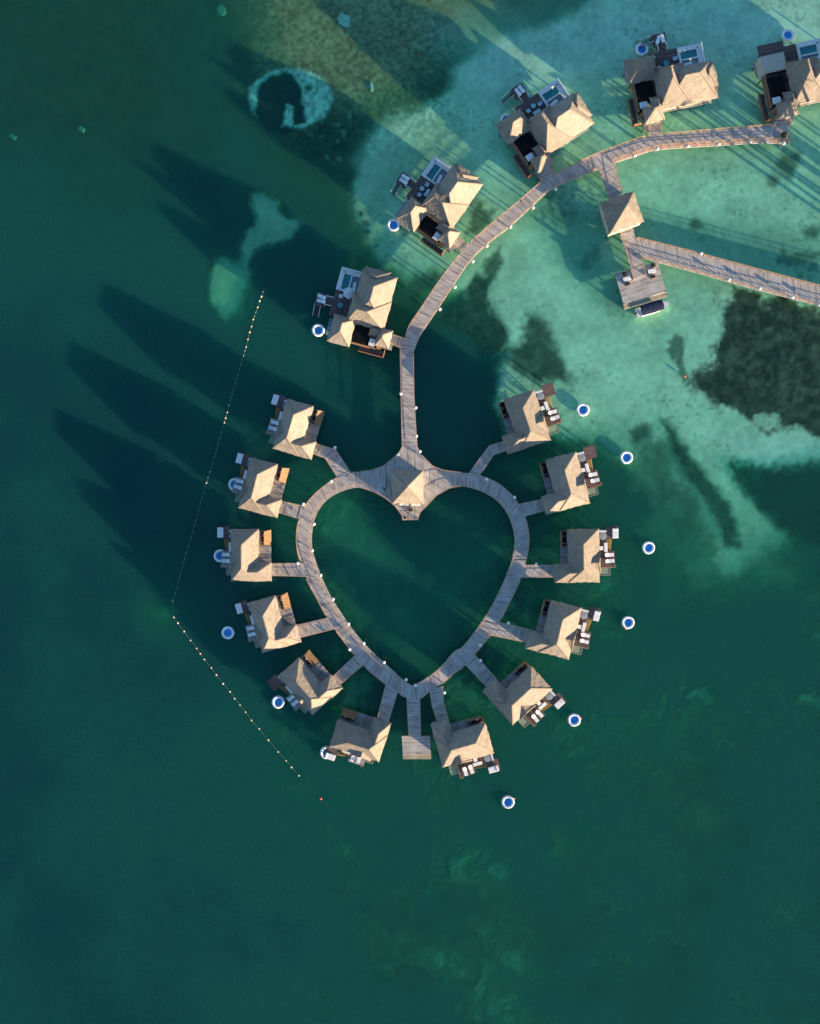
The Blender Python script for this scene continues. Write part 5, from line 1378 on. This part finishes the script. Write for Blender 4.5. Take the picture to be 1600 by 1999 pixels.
# a dark bird over the plaza
t = empty("bird", W(749.5, 955, 5), R(20), "small dark bird flying over the boardwalk beside the pavilion", "bird")
mb = MB()
bv = [(-0.32, 0, 0.02), (-0.1, 0.09, 0.05), (0.25, 0.06, 0.04), (0.42, 0, 0.03), (0.25, -0.06, 0.04), (-0.1, -0.09, 0.05)]
mb.face(bv); mb.face([(x, y, -0.06) for x, y, z in bv[::-1]])
for i in range(6):
    j = (i + 1) % 6; mb.face([bv[i], (*bv[i][:2], -0.06), (*bv[j][:2], -0.06), bv[j]])
for sgn in (-1, 1):
    wv = [(0.18, sgn * 0.05, 0.03), (-0.08, sgn * 0.06, 0.03), (-0.22, sgn * 0.55, 0.14), (0.02, sgn * 0.5, 0.14)]
    mb.face(wv); mb.face([(x, y, z - 0.03) for x, y, z in wv[::-1]])
mb.build("body", M["bird"], t)

# ------------------------------------------------------------------ palms on the shore beyond the frame, whose shadows reach the shallows
def palm_proto(seed):
    rnd = random.Random(seed)
    t = empty("palm_tree")
    mb = MB(); pts = []
    lean = rnd.uniform(-1.2, 1.2), rnd.uniform(-1.2, 1.2)
    n = 9; Hh = 1.0
    for i in range(n + 1):
        f = i / n; pts.append((lean[0] * f * f, lean[1] * f * f, 11.0 * f, 0.42 - 0.16 * f))
    for a, b in zip(pts[:-1], pts[1:]):
        for k in range(8):
            A, B = 2 * math.pi * k / 8, 2 * math.pi * (k + 1) / 8
            mb.face([(a[0] + a[3] * math.cos(A), a[1] + a[3] * math.sin(A), a[2]), (a[0] + a[3] * math.cos(B), a[1] + a[3] * math.sin(B), a[2]), (b[0] + b[3] * math.cos(B), b[1] + b[3] * math.sin(B), b[2]), (b[0] + b[3] * math.cos(A), b[1] + b[3] * math.sin(A), b[2])])
    mb.build("trunk", M["bark"], t)
    mb = MB(); top = Vector((lean[0], lean[1], 11.0))
    for k in range(17):
        a = 2 * math.pi * k / 17 + rnd.uniform(-0.15, 0.15); el = rnd.uniform(-0.2, 0.9); Lf = rnd.uniform(2.6, 3.4)
        pv = None
        for i in range(11):
            f = i / 10; r = Lf * f; z = Lf * (math.sin(el) * f - 0.75 * f * f)
            p = top + Vector((r * math.cos(a), r * math.sin(a), z)); side = Vector((-math.sin(a), math.cos(a), 0))
            if pv is not None:
                w = 0.62 * math.sin(math.pi * min(f + 0.08, 1)) ** 0.7
                dn = Vector((0, 0, -0.35 * w))
                fwd = (p - pv) * 0.6
                for sg in (-1, 1):
                    mb.face([pv, pv + (p - pv) * 0.45, pv + (p - pv) * 0.6 + side * sg * w + dn + fwd])
                mb.face([pv - side * 0.03, pv + side * 0.03, p + side * 0.02, p - side * 0.02])
            pv = p
    mb.build("crown", M["palm"], t)
    return t
protos = [palm_proto(3), palm_proto(8)]
rnd = random.Random(5)
isl = MB()
isl.prism([(p.x, p.y) for p in (W(1668, 130), W(1700, 80), W(1900, 30), W(2300, 100), W(2300, 760), W(1850, 700), W(1672, 520), W(1650, 420), W(1690, 300))], -1.2, 0.35)
tag(isl.build("beach", M["sand"]), kind="structure")
PALMS = [(1682, 352), (1700, 372), (1728, 396), (1750, 402), (1716, 420), (1776, 440), (1690, 436), (1740, 462), (1800, 452), (1706, 482), (1764, 505), (1694, 398), (1835, 500), (1730, 340), (1820, 412), (1880, 480)]
for i, (x, y) in enumerate(PALMS):
    pr = protos[i % 2]
    o = pr if i < 2 else copy_tree(pr)
    o.location = W(x, y, 0.3); o.rotation_euler = (0, 0, rnd.uniform(0, 6.28)); s = rnd.uniform(0.8, 1.12); o.scale = (1, 1, s)
    tag(o, "tall coconut palm on the sandy shore beyond the long pier", "palm tree", "palms on the shore")

for o in [x for x in bpy.data.objects if x.get("_k") is not None]: del o["_k"]
for o in list(COL.objects):              # protos that found no place
    if o.parent is None and o.type in ('EMPTY', 'MESH') and "label" not in o and o.get("kind") is None:
        for ch in list(o.children): bpy.data.objects.remove(ch)
        bpy.data.objects.remove(o)
